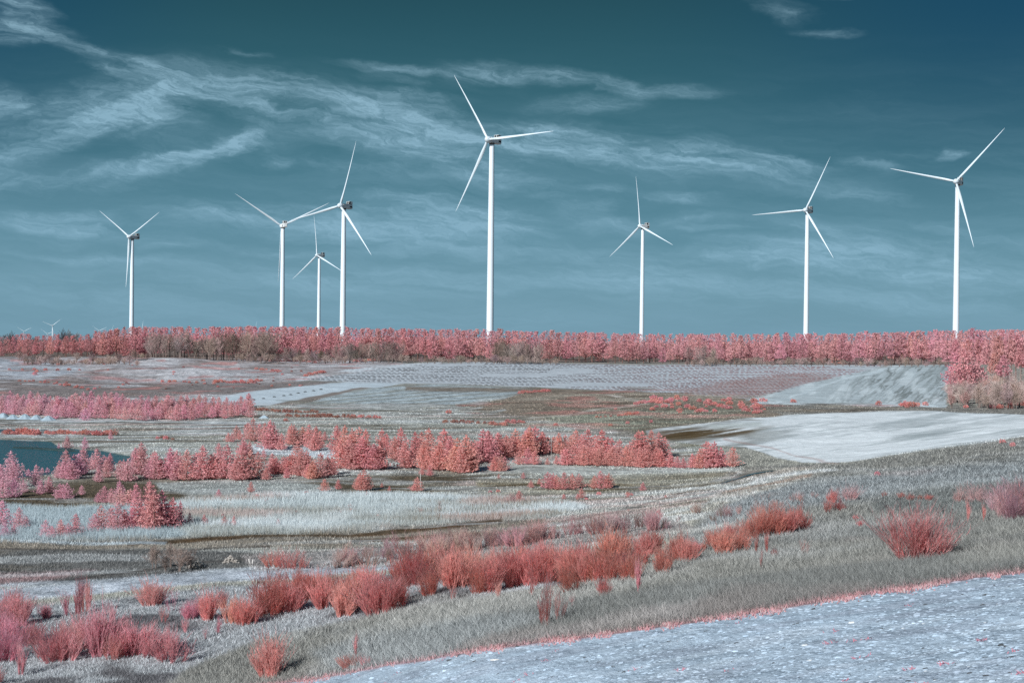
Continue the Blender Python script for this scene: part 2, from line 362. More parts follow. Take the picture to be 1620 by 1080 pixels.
# plateau and valley floor
paint([(-700,400),(9000,400),(9000,575),(-700,572)], (112,104,98), 4, 0)
paint([(-700,568),(560,568),(640,575),(480,603),(400,620),(260,640),(-700,645)], (164,163,167), 5, .6, gh=.1)
paint([(-700,603),(120,600),(300,606),(540,603),(470,618),(300,640),(-700,645)], (129,124,124), 8, 1.2)
paint([(-700,565),(60,568),(140,580),(90,600),(-700,590)], (168,180,192), 8, 1.5, .7)
paint([(-700,640),(1040,640),(1180,740),(900,790),(-700,800)], (150, 156, 151), 6, 1)
paint([(-700,640),(1040,640),(1180,740),(900,790),(-700,800)], (120, 118, 104), 6, 1, .8, mask=sm(streak, 0, .08))
paint([(-700,664),(400,662),(430,690),(220,700),(-700,700)], (168,178,184), 5, 1, .8, mask=sm(patch, -.12, .02), gh=.04)
paint([(-700,662),(60,660),(420,668),(420,673),(60,668),(-700,668)], (186,198,206), 3, .4, gh=.02)
paint([(420,660),(1000,655),(900,680),(640,700),(430,690)], (136,142,133), 6, 1)
paint([(600,676),(760,678),(740,692),(600,690)], (88,86,68), 6, 1, .8)
paint([(400,645),(830,650),(840,664),(640,668),(400,655)], (160,164,162), 5, 1, .85)
# fields beyond
paint([(300,640),(330,630),(400,618),(560,604),(640,606),(600,614),(520,628),(420,642)], (183,198,208), 2, .15, gh=.0, field=3)
paint([(430,640),(540,618),(570,613),(590,614),(560,620),(470,642)], (128,122,118), 2, .2)
paint([(470,642),(560,617),(690,608),(850,615),(830,624),(770,634),(700,641),(600,652),(480,650)], (164,178,184), 3, .3, gh=.0)
dg = np.sin((GX*.10+GY*1.05)*1.0+4*fbm(XG/30, YG/30, 3, 77))
paint([(470,642),(560,617),(690,608),(850,615),(830,624),(770,634),(700,641),(600,652),(480,650)], (130,132,124), 3, .3, .6, mask=sm(dg, .0, .9))
paint([(640,612),(860,614),(830,620),(640,618)], (116,104,92), 4, .6, .8)
paint([(440,632),(600,640),(700,640),(690,650),(520,650)], (128,130,122), 6, .8, .6)
paint([(730,650),(790,632),(850,614),(1000,616),(1190,630),(1500,645),(1240,657),(1120,668),(1000,690),(880,676),(760,664)], (128,120,110), 4, .5, gh=.1)
paint([(900,690),(860,660),(1000,646),(1200,648),(1140,664),(1040,676),(980,692)], (132,136,125), 8, .6, gh=.12)
paint([(1180,640),(1500,640),(1630,646),(1630,656),(1400,650),(1240,657)], (124,124,120), 3, .4)
line([(960,624),(1010,634),(1060,640)], 3.0, (176,172,166)); line([(900,656),(960,645),(1030,638)], 2.6, (172,170,162)); line([(780,664),(900,657)], 2.2, (170,168,160))
for pp in ([(740,640),(800,628)], [(690,652),(730,643)], [(740,652),(765,645)], [(775,655),(800,648)]): line(pp, 4, (178,184,184), 3, .8, .8)
# planted field with broken rows
PLANT = [(470,600),(520,588),(600,577),(760,573),(1000,577),(1400,577),(1385,584),(1300,604),(1180,630),(1060,622),(900,614),(700,607),(560,606)]
paint(PLANT, (176,186,194), 3, .1, gh=.0, field=2)
RG = np.zeros_like(GX)
nrow = np.log(DG)*38 + GX*.0022+ .5*fbm(XG/30, YG/30, 2, 12)           # rows lie across the slope
rowi = np.floor(nrow); fr_ = nrow-rowi
dash = ((GX+rowi*3.4+2.5*vnoise(rowi, rowi*0, 5)+4*vnoise(GX/30, rowi, 6))/8.6); fd_ = dash-np.floor(dash)
jit = vnoise(np.floor(dash)*3.1, rowi*2.7, 8)
gap = vnoise(XG/22, YG/30, 91) > .22
mk = gap*((np.abs(fr_-.5) < .20) & (fd_ < .58+.22*jit)).astype(float)
paint(PLANT, (108,110,114), 3, .1, .9, mask=mk)
pk = sm(GX, 1000, 1300)*sm(patch+fbm(XG/40, YG/60, 3, 90), -.1, .2)
paint(PLANT, (168,118,120), 3, .1, .55, mask=mk*sm(GX, 850, 1250))
paint([(1060,622),(1180,630),(1330,597),(1260,590),(1130,606)], (140,112,108), 6, .8, .5)
RG = np.where(sdist(PLANT, GX, GY) < 0, mk*.35, 0)
paint([(460,596),(520,588),(620,576),(700,573),(700,575),(600,583),(520,596),(470,603)], (186,196,204), 2, .2)
# eroded field by the grove
ER = [(1180,633),(1290,604),(1410,578),(1506,577),(1500,604),(1496,640),(1380,641)]
paint(ER, (172,186,192), 2, .1, gh=0, field=3)
fu = (GX-1380)*.67+(GY-610)*.80
rill = np.abs(fbm(fu/7, (GX-GY)/45, 3, 51)); rill2 = fbm(fu/5, (GX-GY)/70, 4, 53)
inn = sm(GX, 1290, 1400)
paint(ER, (100,108,108), 3, .1, .8, mask=sm(rill, .06, .01)*inn)
paint(ER, (140,152,155), 6, .2, .6, mask=sm(rill2, -.04, .10)*inn)
paint(ER, (200,214,220), 6, .2, .6, mask=sm(fbm(fu/14, (GX-GY)/30, 4, 57), .03, .14))
paint(ER, (110,118,118), 3, .1, .6, mask=sm(np.abs(fbm(fu/10, (GX-GY)/50, 3, 58)), .045, .0)*inn)
line([(1190,636),(1300,638),(1440,640),(1500,642)], 4, (190,205,212), 3, .6)
line([(1250,628),(1330,600),(1400,585)], 3, (188,203,210), 3, .3)
# big pale field
PALE = [(1020,682),(1060,675),(1120,668),(1240,657),(1400,650),(1500,651),(1760,660),(1760,672),(1625,690),(1500,708),(1340,730),(1270,731),(1225,722),(1180,708),(1090,700),(1030,694)]
paint(PALE, (213,223,228), 2, .12, gh=0, field=1)
swe = fbm((GX*.28+GY*1.9)/16, (GX-GY)/130, 5, 61)
paint(PALE, (158,170,174), 3, .1, .6, mask=sm(swe, .02, .16))
paint(PALE, (112,106,92), 3, .1, .8, mask=sm(swe, .0, .2)*sm(GX, 1280, 1100))
sw2 = fbm((GX*.25+GY*1.95)/5.5, (GX-GY)/150, 4, 63)
paint(PALE, (152,164,168), 3, .1, .65, mask=sm(sw2, .0, .16)*sm(fbm(XG/30, YG/30, 3, 64), -.15, .1))
paint([(985,692),(1010,682),(1060,674),(1110,676),(1225,672),(1180,688),(1100,696),(1020,697)], (92,78,54), 12, .5, .95, mask=sm(sw2+.9*swe, -.16, .06))
paint([(1040,688),(1100,680),(1190,681),(1130,692),(1050,698)], (66,52,30), 10, .5, .75, mask=sm(sw2, -.08, .08))
paint([(1120,672),(1200,668),(1210,674),(1130,679)], (176,186,186), 6, .4, .8)
line([(1150,694),(1225,708),(1262,722),(1330,732)], 2.0, (160,132,126), 3, .8, .6)
# right-hand meadow slope and verge
SL = [(1150,744),(1250,736),(1345,731),(1500,708),(1625,691),(9000,660),(9000,860),(1625,901),(1200,965),(810,1026),(420,1084),(200,1130),(180,1080),(420,1010),(620,960),(900,930),(1060,880),(1120,800)]
paint(SL, (124,126,123), 10, .8, gh=.30)
paint(SL, (104,108,108), 10, .8, .7, mask=sm(fbm(XG/9, YG/9, 5, 93), .0, .12))
paint(SL, (146,150,150), 10, .8, .6, mask=sm(fbm(XG/5, YG/7, 5, 94), .04, .16))
paint([(1180,770),(1400,750),(1700,720),(1700,760),(1400,790),(1200,810),(1080,850)], (134,142,146), 18, 1.5, .7)
paint([(1400,790),(1700,755),(1700,800),(1500,812),(1380,806)], (100,106,106), 14, 1.2, .8)
paint([(500,1030),(700,985),(900,975),(700,1040),(540,1060)], (136,142,144), 16, 1.6, .7)
# right valley: bare braided ground
paint([(860,790),(1180,742),(1260,738),(1330,740),(1200,780),(1080,830),(960,850),(860,830)], (150,150,144), 8, 1)
paint([(860,790),(1180,742),(1260,738),(1330,740),(1200,780),(1080,830),(960,850),(860,830)], (176,182,182), 6, 1, .8, mask=sm(fbm((XG+YG)/16, YG/4, 4, 66), .02, .12))
line([(560,862),(700,855),(860,832),(980,808),(1100,772),(1180,742)], 3, (122,108,92), 3, .6, .8)
line([(1040,800),(1120,780),(1200,760),(1330,742)], 4, (180,186,188), 3, .8, .8); line([(900,822),(1020,800),(1150,776),(1290,752)], 3, (130,112,100), 3, .8, .8)
paint([(1138,762),(1170,750),(1200,744),(1232,742),(1228,746),(1195,752),(1165,760),(1142,766)], (112,112,104), 3, .4, .9, gh=0)
# finer patchwork: wet dark seams, bleached grass, reddish stems
VAL = [(-700,640),(700,640),(1040,690),(1180,742),(1120,800),(900,850),(560,895),(-700,935)]
s2 = fbm(XG/14, YG/2.6, 5, 141); s3 = fbm(XG/36, YG/3.4, 5, 143); s4 = fbm(XG/5, YG/2, 4, 144)
dry = 1-np.clip(GH/.3, 0, 1)
paint(VAL, (164,169,168), 6, .5, .6)
paint(VAL, (98,93,80), 6, .5, .7, mask=sm(s2, .10, .17)*dry); paint(VAL, (184,191,192), 6, .5, .65, mask=sm(-s2, .07, .15)*dry)
paint(VAL, (176,142,138), 6, .5, .45, mask=sm(s3, .08, .18)*dry); paint(VAL, (110,104,88), 6, .5, .55, mask=sm(-s3, .13, .18)*(.4+.6*dry))
# under the young pines
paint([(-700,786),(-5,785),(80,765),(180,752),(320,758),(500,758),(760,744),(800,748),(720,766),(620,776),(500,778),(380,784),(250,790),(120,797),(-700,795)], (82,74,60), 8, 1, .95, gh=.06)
paint([(-700,786),(-5,785),(80,765),(180,752),(320,758),(500,758),(760,744),(800,748),(720,766),(620,776),(500,778),(380,784),(250,790),(120,797),(-700,795)], (126,126,118), 8, 1, .8, mask=sm(streak, .0, .1))
paint([(390,705),(520,708),(560,712),(520,722),(400,718)], (178,190,198), 4, .6)
paint([(250,762),(420,762),(540,770),(520,776),(300,782),(260,778)], (160,168,168), 5, .8, .8, gh=.2)
# reeds
REED = [(270,800),(300,786),(420,781),(520,776),(700,782),(880,790),(930,800),(860,822),(740,828),(640,832),(540,850),(300,852),(285,835)]
paint([(-700,800),(0,796),(110,802),(200,800),(290,800),(300,846),(200,858),(0,862),(-700,866)], (146,160,166), 6, .8, gh=.45)
paint(REED, (165,175,178), 12, 1.3, gh=.5)
paint([(700,738),(860,733),(1000,742),(1180,742),(1100,752),(900,750),(740,750)], (180,187,184), 6, .8, .85, gh=.15)
paint([(760,760),(1160,748),(1120,762),(900,782),(760,778)], (146,146,136), 8, 1.2)
paint([(760,760),(1160,748),(1120,762),(900,782),(760,778)], (104,94,74), 8, 1.2, .8, mask=sm(streak, .03, .12))
line([(540,779),(620,772),(720,774),(840,766),(930,774),(1060,766)], 3.5, (92,80,56), 3, .8, .9)
paint(REED, (132,134,128), 8, 1.2, .7, mask=sm(fbm(XG/20, YG/4.5, 5, 96), .05, .15))
paint(REED, (186,195,199), 8, 1.2, .6, mask=sm(fbm(XG/9, YG/6, 5, 97), .04, .14))
paint(REED, (118,110,96), 8, 1.2, .7, mask=sm(fbm(XG/24, YG/3.2, 5, 196), .09, .15))
paint(REED, (176,150,146), 8, 1.2, .4, mask=sm(fbm(XG/13, YG/5, 5, 197), .08, .16))
# creek bed
paint([(-700,866),(200,852),(540,850),(640,832),(760,826),(870,820),(850,834),(760,846),(620,856),(540,866),(300,868),(-700,874)], (128,124,116), 5, 1)
line([(200,860),(330,852),(420,848),(560,846),(700,834),(800,824)], 6, (84,66,46), 3, .8, .95)
line([(560,856),(660,848),(760,842)], 5, (86,70,52), 3, .8, .9)
line([(0,868),(240,872),(430,866)], 3.0, (70,62,56), 3, .8, .8)
line([(-100,854),(120,858),(260,858)], 5, (166,180,188), 4, .7, .8)
paint([(-700,872),(240,868),(420,876),(420,890),(300,908),(160,920),(0,930),(-700,940)], (96,98,98), 7, 1)
paint([(-700,872),(240,868),(420,876),(420,890),(300,908),(160,920),(0,930),(-700,940)], (124,126,128), 7, 1, .8, mask=sm(streak, .02, .12))
line([(60,926),(180,908),(300,892),(420,882)], 4, (80,78,76), 3, .5, .8)
paint([(0,905),(160,900),(80,922),(0,925)], (150,120,124), 10, 1.5, .5)
# vehicle track
line([(-400,952),(0,944),(160,928),(320,912),(480,902),(560,893),(640,888)], 20, (180,190,200), 8, .8)
line([(-400,935),(0,928),(200,916),(330,902),(500,890)], 5, (176,186,194), 4, .8, .7)
line([(560,893),(700,882),(850,868),(960,860),(1060,846),(1160,830)], 9, (160,162,160), 6, 1, .7)
paint([(380,880),(560,868),(760,850),(1060,820),(1100,835),(900,868),(700,884),(560,892),(400,898)], (142,140,140), 8, 1, .8, gh=.15)
# heath in front, bottom left
HEATH = [(-700,966),(0,962),(200,945),(330,930),(520,918),(700,900),(1000,900),(760,945),(620,965),(420,1010),(300,1060),(200,1130),(-700,1150)]
paint(HEATH, (150,156,160), 8, 1, gh=.16)
paint(HEATH, (84,84,88), 8, 1, .85, mask=sm(fbm(XG/3.2, YG/3.2, 4, 71), .0, .12))
paint([(560,945),(900,930),(1080,890),(1100,905),(900,960),(640,1000)], (150,152,150), 12, 1.5, .6)
paint(VAL, (92,86,74), 5, .5, .55, mask=sm(s2, .09, .15)*(1-np.clip(GH/.3, 0, 1)))
paint(VAL, (186,193,196), 5, .5, .5, mask=sm(-s2, .09, .16)*(1-np.clip(GH/.3, 0, 1)))
SPO = [(-700,568),(560,568),(640,575),(480,603),(300,640),(-700,645)]
paint(SPO, (186,190,196), 6, .5, .7, mask=sm(fbm(XG/22, YG/16, 5, 145), .05, .14)); paint(SPO, (128,116,112), 6, .5, .6, mask=sm(fbm(XG/15, YG/12, 5, 146), .06, .15))
paint(SPO, (176,126,124), 4, .5, .6, mask=sm(fbm(XG/9, YG/14, 5, 147), .12, .2))
KNO = [(720,640),(1000,612),(1200,626),(1500,642),(1240,660),(1000,694),(760,672)]
paint(KNO, (156,152,142), 6, .5, .6, mask=sm(fbm(XG/16, YG/9, 5, 148), .05, .14)); paint(KNO, (96,88,78), 6, .5, .6, mask=sm(fbm(XG/10, YG/8, 5, 149), .07, .15))
paint(KNO, (166,116,112), 6, .5, .5, mask=sm(fbm(XG/12, YG/14, 5, 150), .10, .18))
paint(SL, (150,136,134), 10, .5, .25, mask=sm(fbm(XG/8, YG/12, 5, 151), .10, .2))
# near stony field
NEAR = [(400,1086),(600,1055),(810,1026),(1000,998),(1200,966),(1400,934),(1620,903),(9000,790),(9000,3000),(-300,3000),(-300,1300),(200,1130)]
paint(NEAR, (168,187,203), 3, .35, gh=0, field=4)
nf = fbm(XG/2.6+YG/9, YG/1.2, 5, 81)
paint(NEAR, (150,163,178), 3, .3, .6, mask=sm(nf, .01, .14))
paint(NEAR, (186,203,217), 3, .3, .6, mask=sm(fbm(XG/3, YG/.9, 4, 83), .06, .18))
line([(400,1086),(600,1054),(810,1025),(1000,997),(1200,965),(1400,933),(1620,902),(1800,872)], 3.5, (172,128,134), 4, .8, .6, gh=.08)

# pond basin: pull the bed down under the water sheet
POND = [(-700,690),(0,696),(82,698),(90,705),(128,709),(160,710),(214,719),(216,726),(190,731),(120,742),(60,752),(0,758),(-700,800)]
sd = sdist(POND, GX+(WX-GX)*.35, GY+(WY-GY)*.35)
sd = np.maximum(sd, -sdist([(22,706.5),(60,707.2),(104,708.5),(126,712),(98,711.5),(50,709.8),(18,708.6)], GX, GY+.25*(WY-GY)))
ins = (sd < 0)
paint(POND, (60,80,82), 3, .35, gh=0)
water_z = CZ + float(ray(100, 727)[1])*166
GH[ins] = 0
flat = np.clip(-sd/4, 0, 1)
shore = np.clip(1-np.maximum(sd, 0)/10, 0, 1)
ZG = np.where(ins, water_z+.02-.9*flat, ZG*(1-shore)+np.maximum(ZG*(1-.0), water_z+.06)*shore)
ZG = np.where((~ins) & (shore > 0), np.maximum(np.minimum(ZG, water_z+.06+.04*np.maximum(sd, 0)+.4*(1-shore)), water_z+.06), ZG)
ZG += RG*.5

def gz(x, y):
    u = x/y; l = math.log(max(y, 3.01)); i = int(np.clip(np.searchsorted(US, u)-1, 0, NU-2)); j = int(np.clip(np.searchsorted(LD, l)-1, 0, ND-2))
    a = min(max((u-US[i])/(US[i+1]-US[i]), 0), 1); b = min(max((l-LD[j])/(LD[j+1]-LD[j]), 0), 1)
    return float((ZG[i, j]*(1-b)+ZG[i, j+1]*b)*(1-a)+(ZG[i+1, j]*(1-b)+ZG[i+1, j+1]*b)*a)
def place(px, py):
    """the ground point seen at a picture point"""
    u, t = (float(v) for v in ray(px, py)); i = int(np.clip(np.searchsorted(US, u), 0, NU-1))
    D = math.exp(float(np.interp(t, TG[i], LD))); x = u*D
    return Vector((x, D, gz(x, D)))
def on_ground(px, D):
    """ground point in the direction of a picture column, at a distance"""
    u = float(ray(px, 550)[0]); return Vector((u*D, D, gz(u*D, D)))

def build_ground():
    idx = np.arange(NU*ND).reshape(NU, ND)
    q = np.stack([idx[:-1, :-1], idx[1:, :-1], idx[1:, 1:], idx[:-1, 1:]], -1).reshape(-1, 4)
    V = np.stack([XG, YG, ZG], -1).reshape(-1, 3); C = COVER.reshape(-1, 3)
    fc = FIELD[:-1, :-1].reshape(-1)
    names = {0: ('ground', 'rough valley floor and grassy slopes'), 1: ('pale_field', 'smooth pale ploughed field sweeping down beside the brown wedge'),
             2: ('planted_field', 'pale field of broken planting rows below the forest'), 3: ('furrowed_field', 'pale furrowed field strips on the far slope'),
             4: ('stony_field', 'pale stony tilled field at the bottom corner')}
    for k, (nm, lb) in names.items():
        qq = q[fc == k]
        used, inv = np.unique(qq, return_inverse=True)
        me = np_mesh(nm, V[used], inv.reshape(qq.shape), {0: M_ground, 4: M_near}.get(k, M_field), C[used], smooth=True)
        tag(link(nm, me), lb, 'field' if k else 'ground', kind='structure')
    # ground behind and beside the camera, and out to the horizon
    n = 60; v = [(-6000, -3000, -14), (6000, -3000, -14)]
build_ground()
# outer apron: the land beside and behind the viewpoint, a sheet under the edge of the modelled valley
def apron():
    ys = [-400, -60, 0, 3, 20, 60, 150, 400, 1000, 3000, 9000, 20000]; n = 40
    V = []; 
    xs = np.concatenate([-np.geomspace(20000, 20, 20), np.geomspace(20, 20000, 20)])
    for y in ys:
        for x in xs: V.append((x, y, -1.0 if y < 900 else 2.0))
    nx = len(xs); Fq = [(j*nx+i, j*nx+i+1, (j+1)*nx+i+1, (j+1)*nx+i) for j in range(len(ys)-1) for i in range(nx-1)]
    V = np.array(V, float); V[:, 2] = np.where(V[:, 1] > 800, -8-V[:, 1]*.009, V[:, 2])
    me = np_mesh('terrain', V, np.array(Fq), M_ground, np.tile(alb((125, 122, 114)), (len(V), 1)), True)
    tag(link('terrain', me), 'land reaching out beyond the valley', 'terrain', kind='structure')
apron()

# ------------------------------------------------------------------ water
def water():
    m, nt, p = newmat('pond_water'); L = nt.links.new
    p.inputs['Base Color'].default_value = (.010, .075, .095, 1); p.inputs['Roughness'].default_value = .22; p.inputs['IOR'].default_value = 1.33
    p.inputs['Specular IOR Level'].default_value = .10
    g = nt.nodes.new('ShaderNodeNewGeometry'); nz = nt.nodes.new('ShaderNodeTexNoise'); nz.inputs['Scale'].default_value = 1.6; nz.inputs['Detail'].default_value = 4
    L(g.outputs['Position'], nz.inputs['Vector']); b = nt.nodes.new('ShaderNodeBump'); b.inputs['Strength'].default_value = .3; b.inputs['Distance'].default_value = .2
    L(nz.outputs['Fac'], b.inputs['Height']); L(b.outputs[0], p.inputs['Normal'])
    V = [(-130, 138, water_z), (-20, 138, water_z), (-20, 215, water_z), (-130, 215, water_z)]
    me = np_mesh('water', V, [(0, 1, 2, 3)], m); tag(link('water', me), 'dark teal pond behind the young pines', 'pond', kind='structure')
    # stream seen in the gully
    pts = [(1140, 765, .9), (1152, 761, 1.6), (1165, 757, 1.3), (1180, 752, 1.8), (1192, 749, 1.5), (1210, 746, 1.0), (1230, 743.5, .6)]
    V = []
    for px, py, w in pts:
        a = place(px, py-w*.5); b_ = place(px, py+w*.5); V += [(a.x, a.y, a.z+.05), (b_.x, b_.y, b_.z+.05)]
    Fq = [(2*i, 2*i+1, 2*i+3, 2*i+2) for i in range(len(pts)-1)]
    tag(link('stream', np_mesh('stream', V, Fq, m)), 'narrow teal stream in the gully below the meadow slope', 'stream', kind='structure')
water()

# ------------------------------------------------------------------ scattering of grasses (uncountable)
lookup_cover = COVER
def sample(U, Lg):
    i = np.clip(np.searchsorted(US, U), 0, NU-1); j = np.clip(np.searchsorted(LD, Lg), 0, ND-1)
    return COVER[i, j], GH[i, j], ZG[i, j], GX[i, j], GY[i, j]
def blades(name, label, n, D0, D1, keep, hmul=1.0, wpx=1.15, lean=.35, colvar=.35, tint=(1, 1, 1), hfun=None, gain=1.5):
    """n upright tufts between the distances D0 and D1, coloured after the cover they grow from"""
    n = int(n*1.25); U = RNG.uniform(-.55, .55, n); T = RNG.uniform(1/D1, 1/D0, n)**1.0; Lg = -np.log(T)
    C, H, Z, X, Y = sample(U, Lg); D = np.exp(Lg)
    k = keep(X, Y, H, D) & (RNG.uniform(size=n) < 1.0)
    U, Lg, C, H, Z, D, X, Y = (a[k] for a in (U, Lg, C, H, Z, D, X, Y)); n = len(U)
    h = (H if hfun is None else hfun(X, Y, n))*hmul*RNG.uniform(.5, 1.35, n)
    w = D/F*wpx*RNG.uniform(.7, 1.5, n)
    x = U*D; y = D; a = RNG.uniform(-.6, .6, n); dx = np.cos(a)*w/2; dy = np.sin(a)*w/2
    lx = RNG.normal(0, lean, n)*h; ly = RNG.normal(0, lean, n)*h
    b0 = np.stack([x-dx, y-dy, Z-.02], -1); b1 = np.stack([x+dx, y+dy, Z-.02], -1); tp = np.stack([x+lx, y+ly, Z+h], -1)
    V = np.stack([b0, b1, tp], 1).reshape(-1, 3); Fc = np.arange(3*n).reshape(-1, 3)
    br = RNG.uniform(1-colvar, 1+colvar, n)[:, None]
    cc = C*br*np.array(tint); cc = np.clip(cc*gain, 0, .95)
    me = np_mesh(name, V, Fc, M_blades, np.repeat(cc, 3, 0)); tag(link(name, me), label, 'grass', kind='stuff')
blades('meadow_grass', 'short dry grey grass covering the slope and verge', 420000, 33, 150, lambda X, Y, H, D: (H > .12) & (H < .36), .75, .85, .75, .62, gain=1.42)
blades('dry_stalks', 'taller bleached stalks standing among the meadow grass', 11000, 34, 110, lambda X, Y, H, D: (H > .12) & (H < .36), 1.3, .7, .45, .3, gain=1.6)
blades('reed_grass', 'pale tall dry reeds on the flat below the pines', 260000, 90, 150, lambda X, Y, H, D: H >= .36, 1.0, .7, .3, .25, gain=1.25)
blades('dry_grass', 'thin low dry grass and moss over the valley floor', 260000, 60, 330, lambda X, Y, H, D: (H >= .05) & (H <= .13), 1.4, 1.1, .5, .4)

def sprigs():
    """pink weeds along the field edge"""
    n = 5200; t = RNG.uniform(size=n); pts = np.array([(380,1090),(600,1054),(810,1025),(1000,997),(1200,965),(1400,933),(1620,902),(1760,880)], float)
    px = 380+t*1380; py = np.interp(px, pts[:, 0], pts[:, 1]) + RNG.normal(0, 2.6, n) - np.abs(RNG.normal(0, 2, n)) + 2
    dens = 1.3*fbm(px/28, px*0, 4, 5)+RNG.uniform(-.22, .22, n); k = dens > .06; px, py = px[k], py[k]
    V = []; C = []
    for x_, y_ in zip(px, py):
        p = place(x_, y_); h = random.uniform(.03, .10)
        for q in range(2):
            a = random.uniform(0, 6.28); w = .018; l = .6*h
            V += [(p.x-w, p.y, p.z), (p.x+w, p.y, p.z), (p.x+math.cos(a)*l, p.y+math.sin(a)*l, p.z+h)]
            c = random.choice([(.66,.34,.37), (.74,.44,.46), (.48,.26,.26), (.66,.54,.54)]); C += [c]*3
    me = np_mesh('edge_weeds', V, np.arange(len(V)).reshape(-1, 3), M_blades, np.array(C)); tag(link('edge_weeds', me), 'pink weeds fringing the edge of the stony field', 'weeds', kind='stuff')
sprigs()
def clods():
    """stones and clods on the near field, with a few pink seedlings"""
    n = 120000; U = RNG.uniform(-.44, .44, n); T = RNG.uniform(1/52, 1/9, n); Lg = -np.log(T)
    C, H, Z, X, Y = sample(U, Lg); i = np.clip(np.searchsorted(US, U), 0, NU-1); j = np.clip(np.searchsorted(LD, Lg), 0, ND-1)
    k = FIELD[i, j] == 4; U, Lg, C, Z = U[k], Lg[k], C[k], Z[k]; D = np.exp(Lg); n = len(U)
    s = np.minimum(RNG.exponential(.009, n), .035)*np.clip(D/24, .6, 1.8)+.008
    base = np.array([(-1,-1,-.3),(1,-1,-.3),(1,1,-.3),(-1,1,-.3),(-.6,-.5,.6),(.6,-.6,.55),(.5,.6,.7),(-.5,.5,.5)])
    Q = np.array([(4,5,6,7),(0,1,5,4),(1,2,6,5),(2,3,7,6),(3,0,4,7)])
    V = base[None]*RNG.uniform(.6, 1.3, (n, 8, 3))*s[:, None, None]*np.stack([RNG.uniform(.8, 2.2, n), RNG.uniform(.7, 1.4, n), RNG.uniform(.5, 1.0, n)], -1)[:, None, :]
    V += np.stack([U*D, D, Z], -1)[:, None, :]
    Fc = (np.arange(n)[:, None, None]*8+Q[None]).reshape(-1, 4)
    r = RNG.uniform(size=n); cc = C*RNG.uniform(.72, 1.12, n)[:, None]
    cc[r < .022] = (.09, .10, .11); cc[(r > .07) & (r < .074)] = (.70, .75, .78)
    me = np_mesh('clods', V.reshape(-1, 3), Fc, M_clod, np.repeat(np.clip(cc, 0, .9), 8, 0)); tag(link('clods', me), 'small stones and clods strewn over the stony field', 'clods', kind='stuff')
    n = 1500; V = []; Cc = []
    cen = [(random.uniform(-.40, .40), random.uniform(math.log(14), math.log(44))) for _ in range(170)]
    for q in range(n):
        u, l = random.choice(cen); u += random.gauss(0, .0028); l += random.gauss(0, .004); D_ = math.exp(l); i = min(np.searchsorted(US, u), NU-1); j = min(np.searchsorted(LD, l), ND-1)
        if FIELD[i, j] != 4: continue
        z = ZG[i, j]; h = random.uniform(.02, .06); a = random.uniform(0, 6.28); w = .014
        V += [(u*D_-w, D_, z), (u*D_+w, D_, z), (u*D_+math.cos(a)*h*1.5, D_+math.sin(a)*h*1.5, z+h)]; Cc += [(.66, .27, .34)]*3
    me = np_mesh('seedlings', V, np.arange(len(V)).reshape(-1, 3), M_blades, np.array(Cc)); tag(link('seedlings', me), 'tiny pink seedlings scattered on the stony field', 'seedlings', kind='stuff')
clods()

# ------------------------------------------------------------------ plant prototypes
def tris(rows): return np.arange(len(rows)).reshape(-1, 3)
def tube(V, Fq, pts, rad, seg=6):
    base = len(V)
    for k, (p, r) in enumerate(zip(pts, rad)):
        for s in range(seg):
            a = 2*math.pi*s/seg; V.append((p[0]+math.cos(a)*r, p[1]+math.sin(a)*r, p[2]))
    for k in range(len(pts)-1):
        for s in range(seg):
            a = base+k*seg+s; b = base+k*seg+(s+1) % seg; Fq.append((a, b, b+seg, a+seg))
def tufts(rnd, anchors, size, n, dirbias=(0, 0, .6)):
    """needle sprays: each a fan of slim quads round a twig"""
    V = []; 
    for (x, y, z, ox, oy, oz) in anchors:
        for _ in range(n):
            d = np.array((ox+rnd.gauss(0, .55)+dirbias[0], oy+rnd.gauss(0, .55)+dirbias[1], oz+rnd.gauss(0, .45)+dirbias[2])); d /= np.linalg.norm(d)+1e-6
            s = np.cross(d, (rnd.gauss(0, 1), rnd.gauss(0, 1), rnd.gauss(0, 1))); s /= np.linalg.norm(s)+1e-6
            l = size*rnd.uniform(.6, 1.3); w = size*.28
            o = np.array((x, y, z))+np.array([rnd.gauss(0, size*.35) for _ in range(3)])
            V += [o-s*w, o+d*l*.5+s*w*.2-s*w*1.2, o+d*l, o+s*w+d*l*.35]
    return V
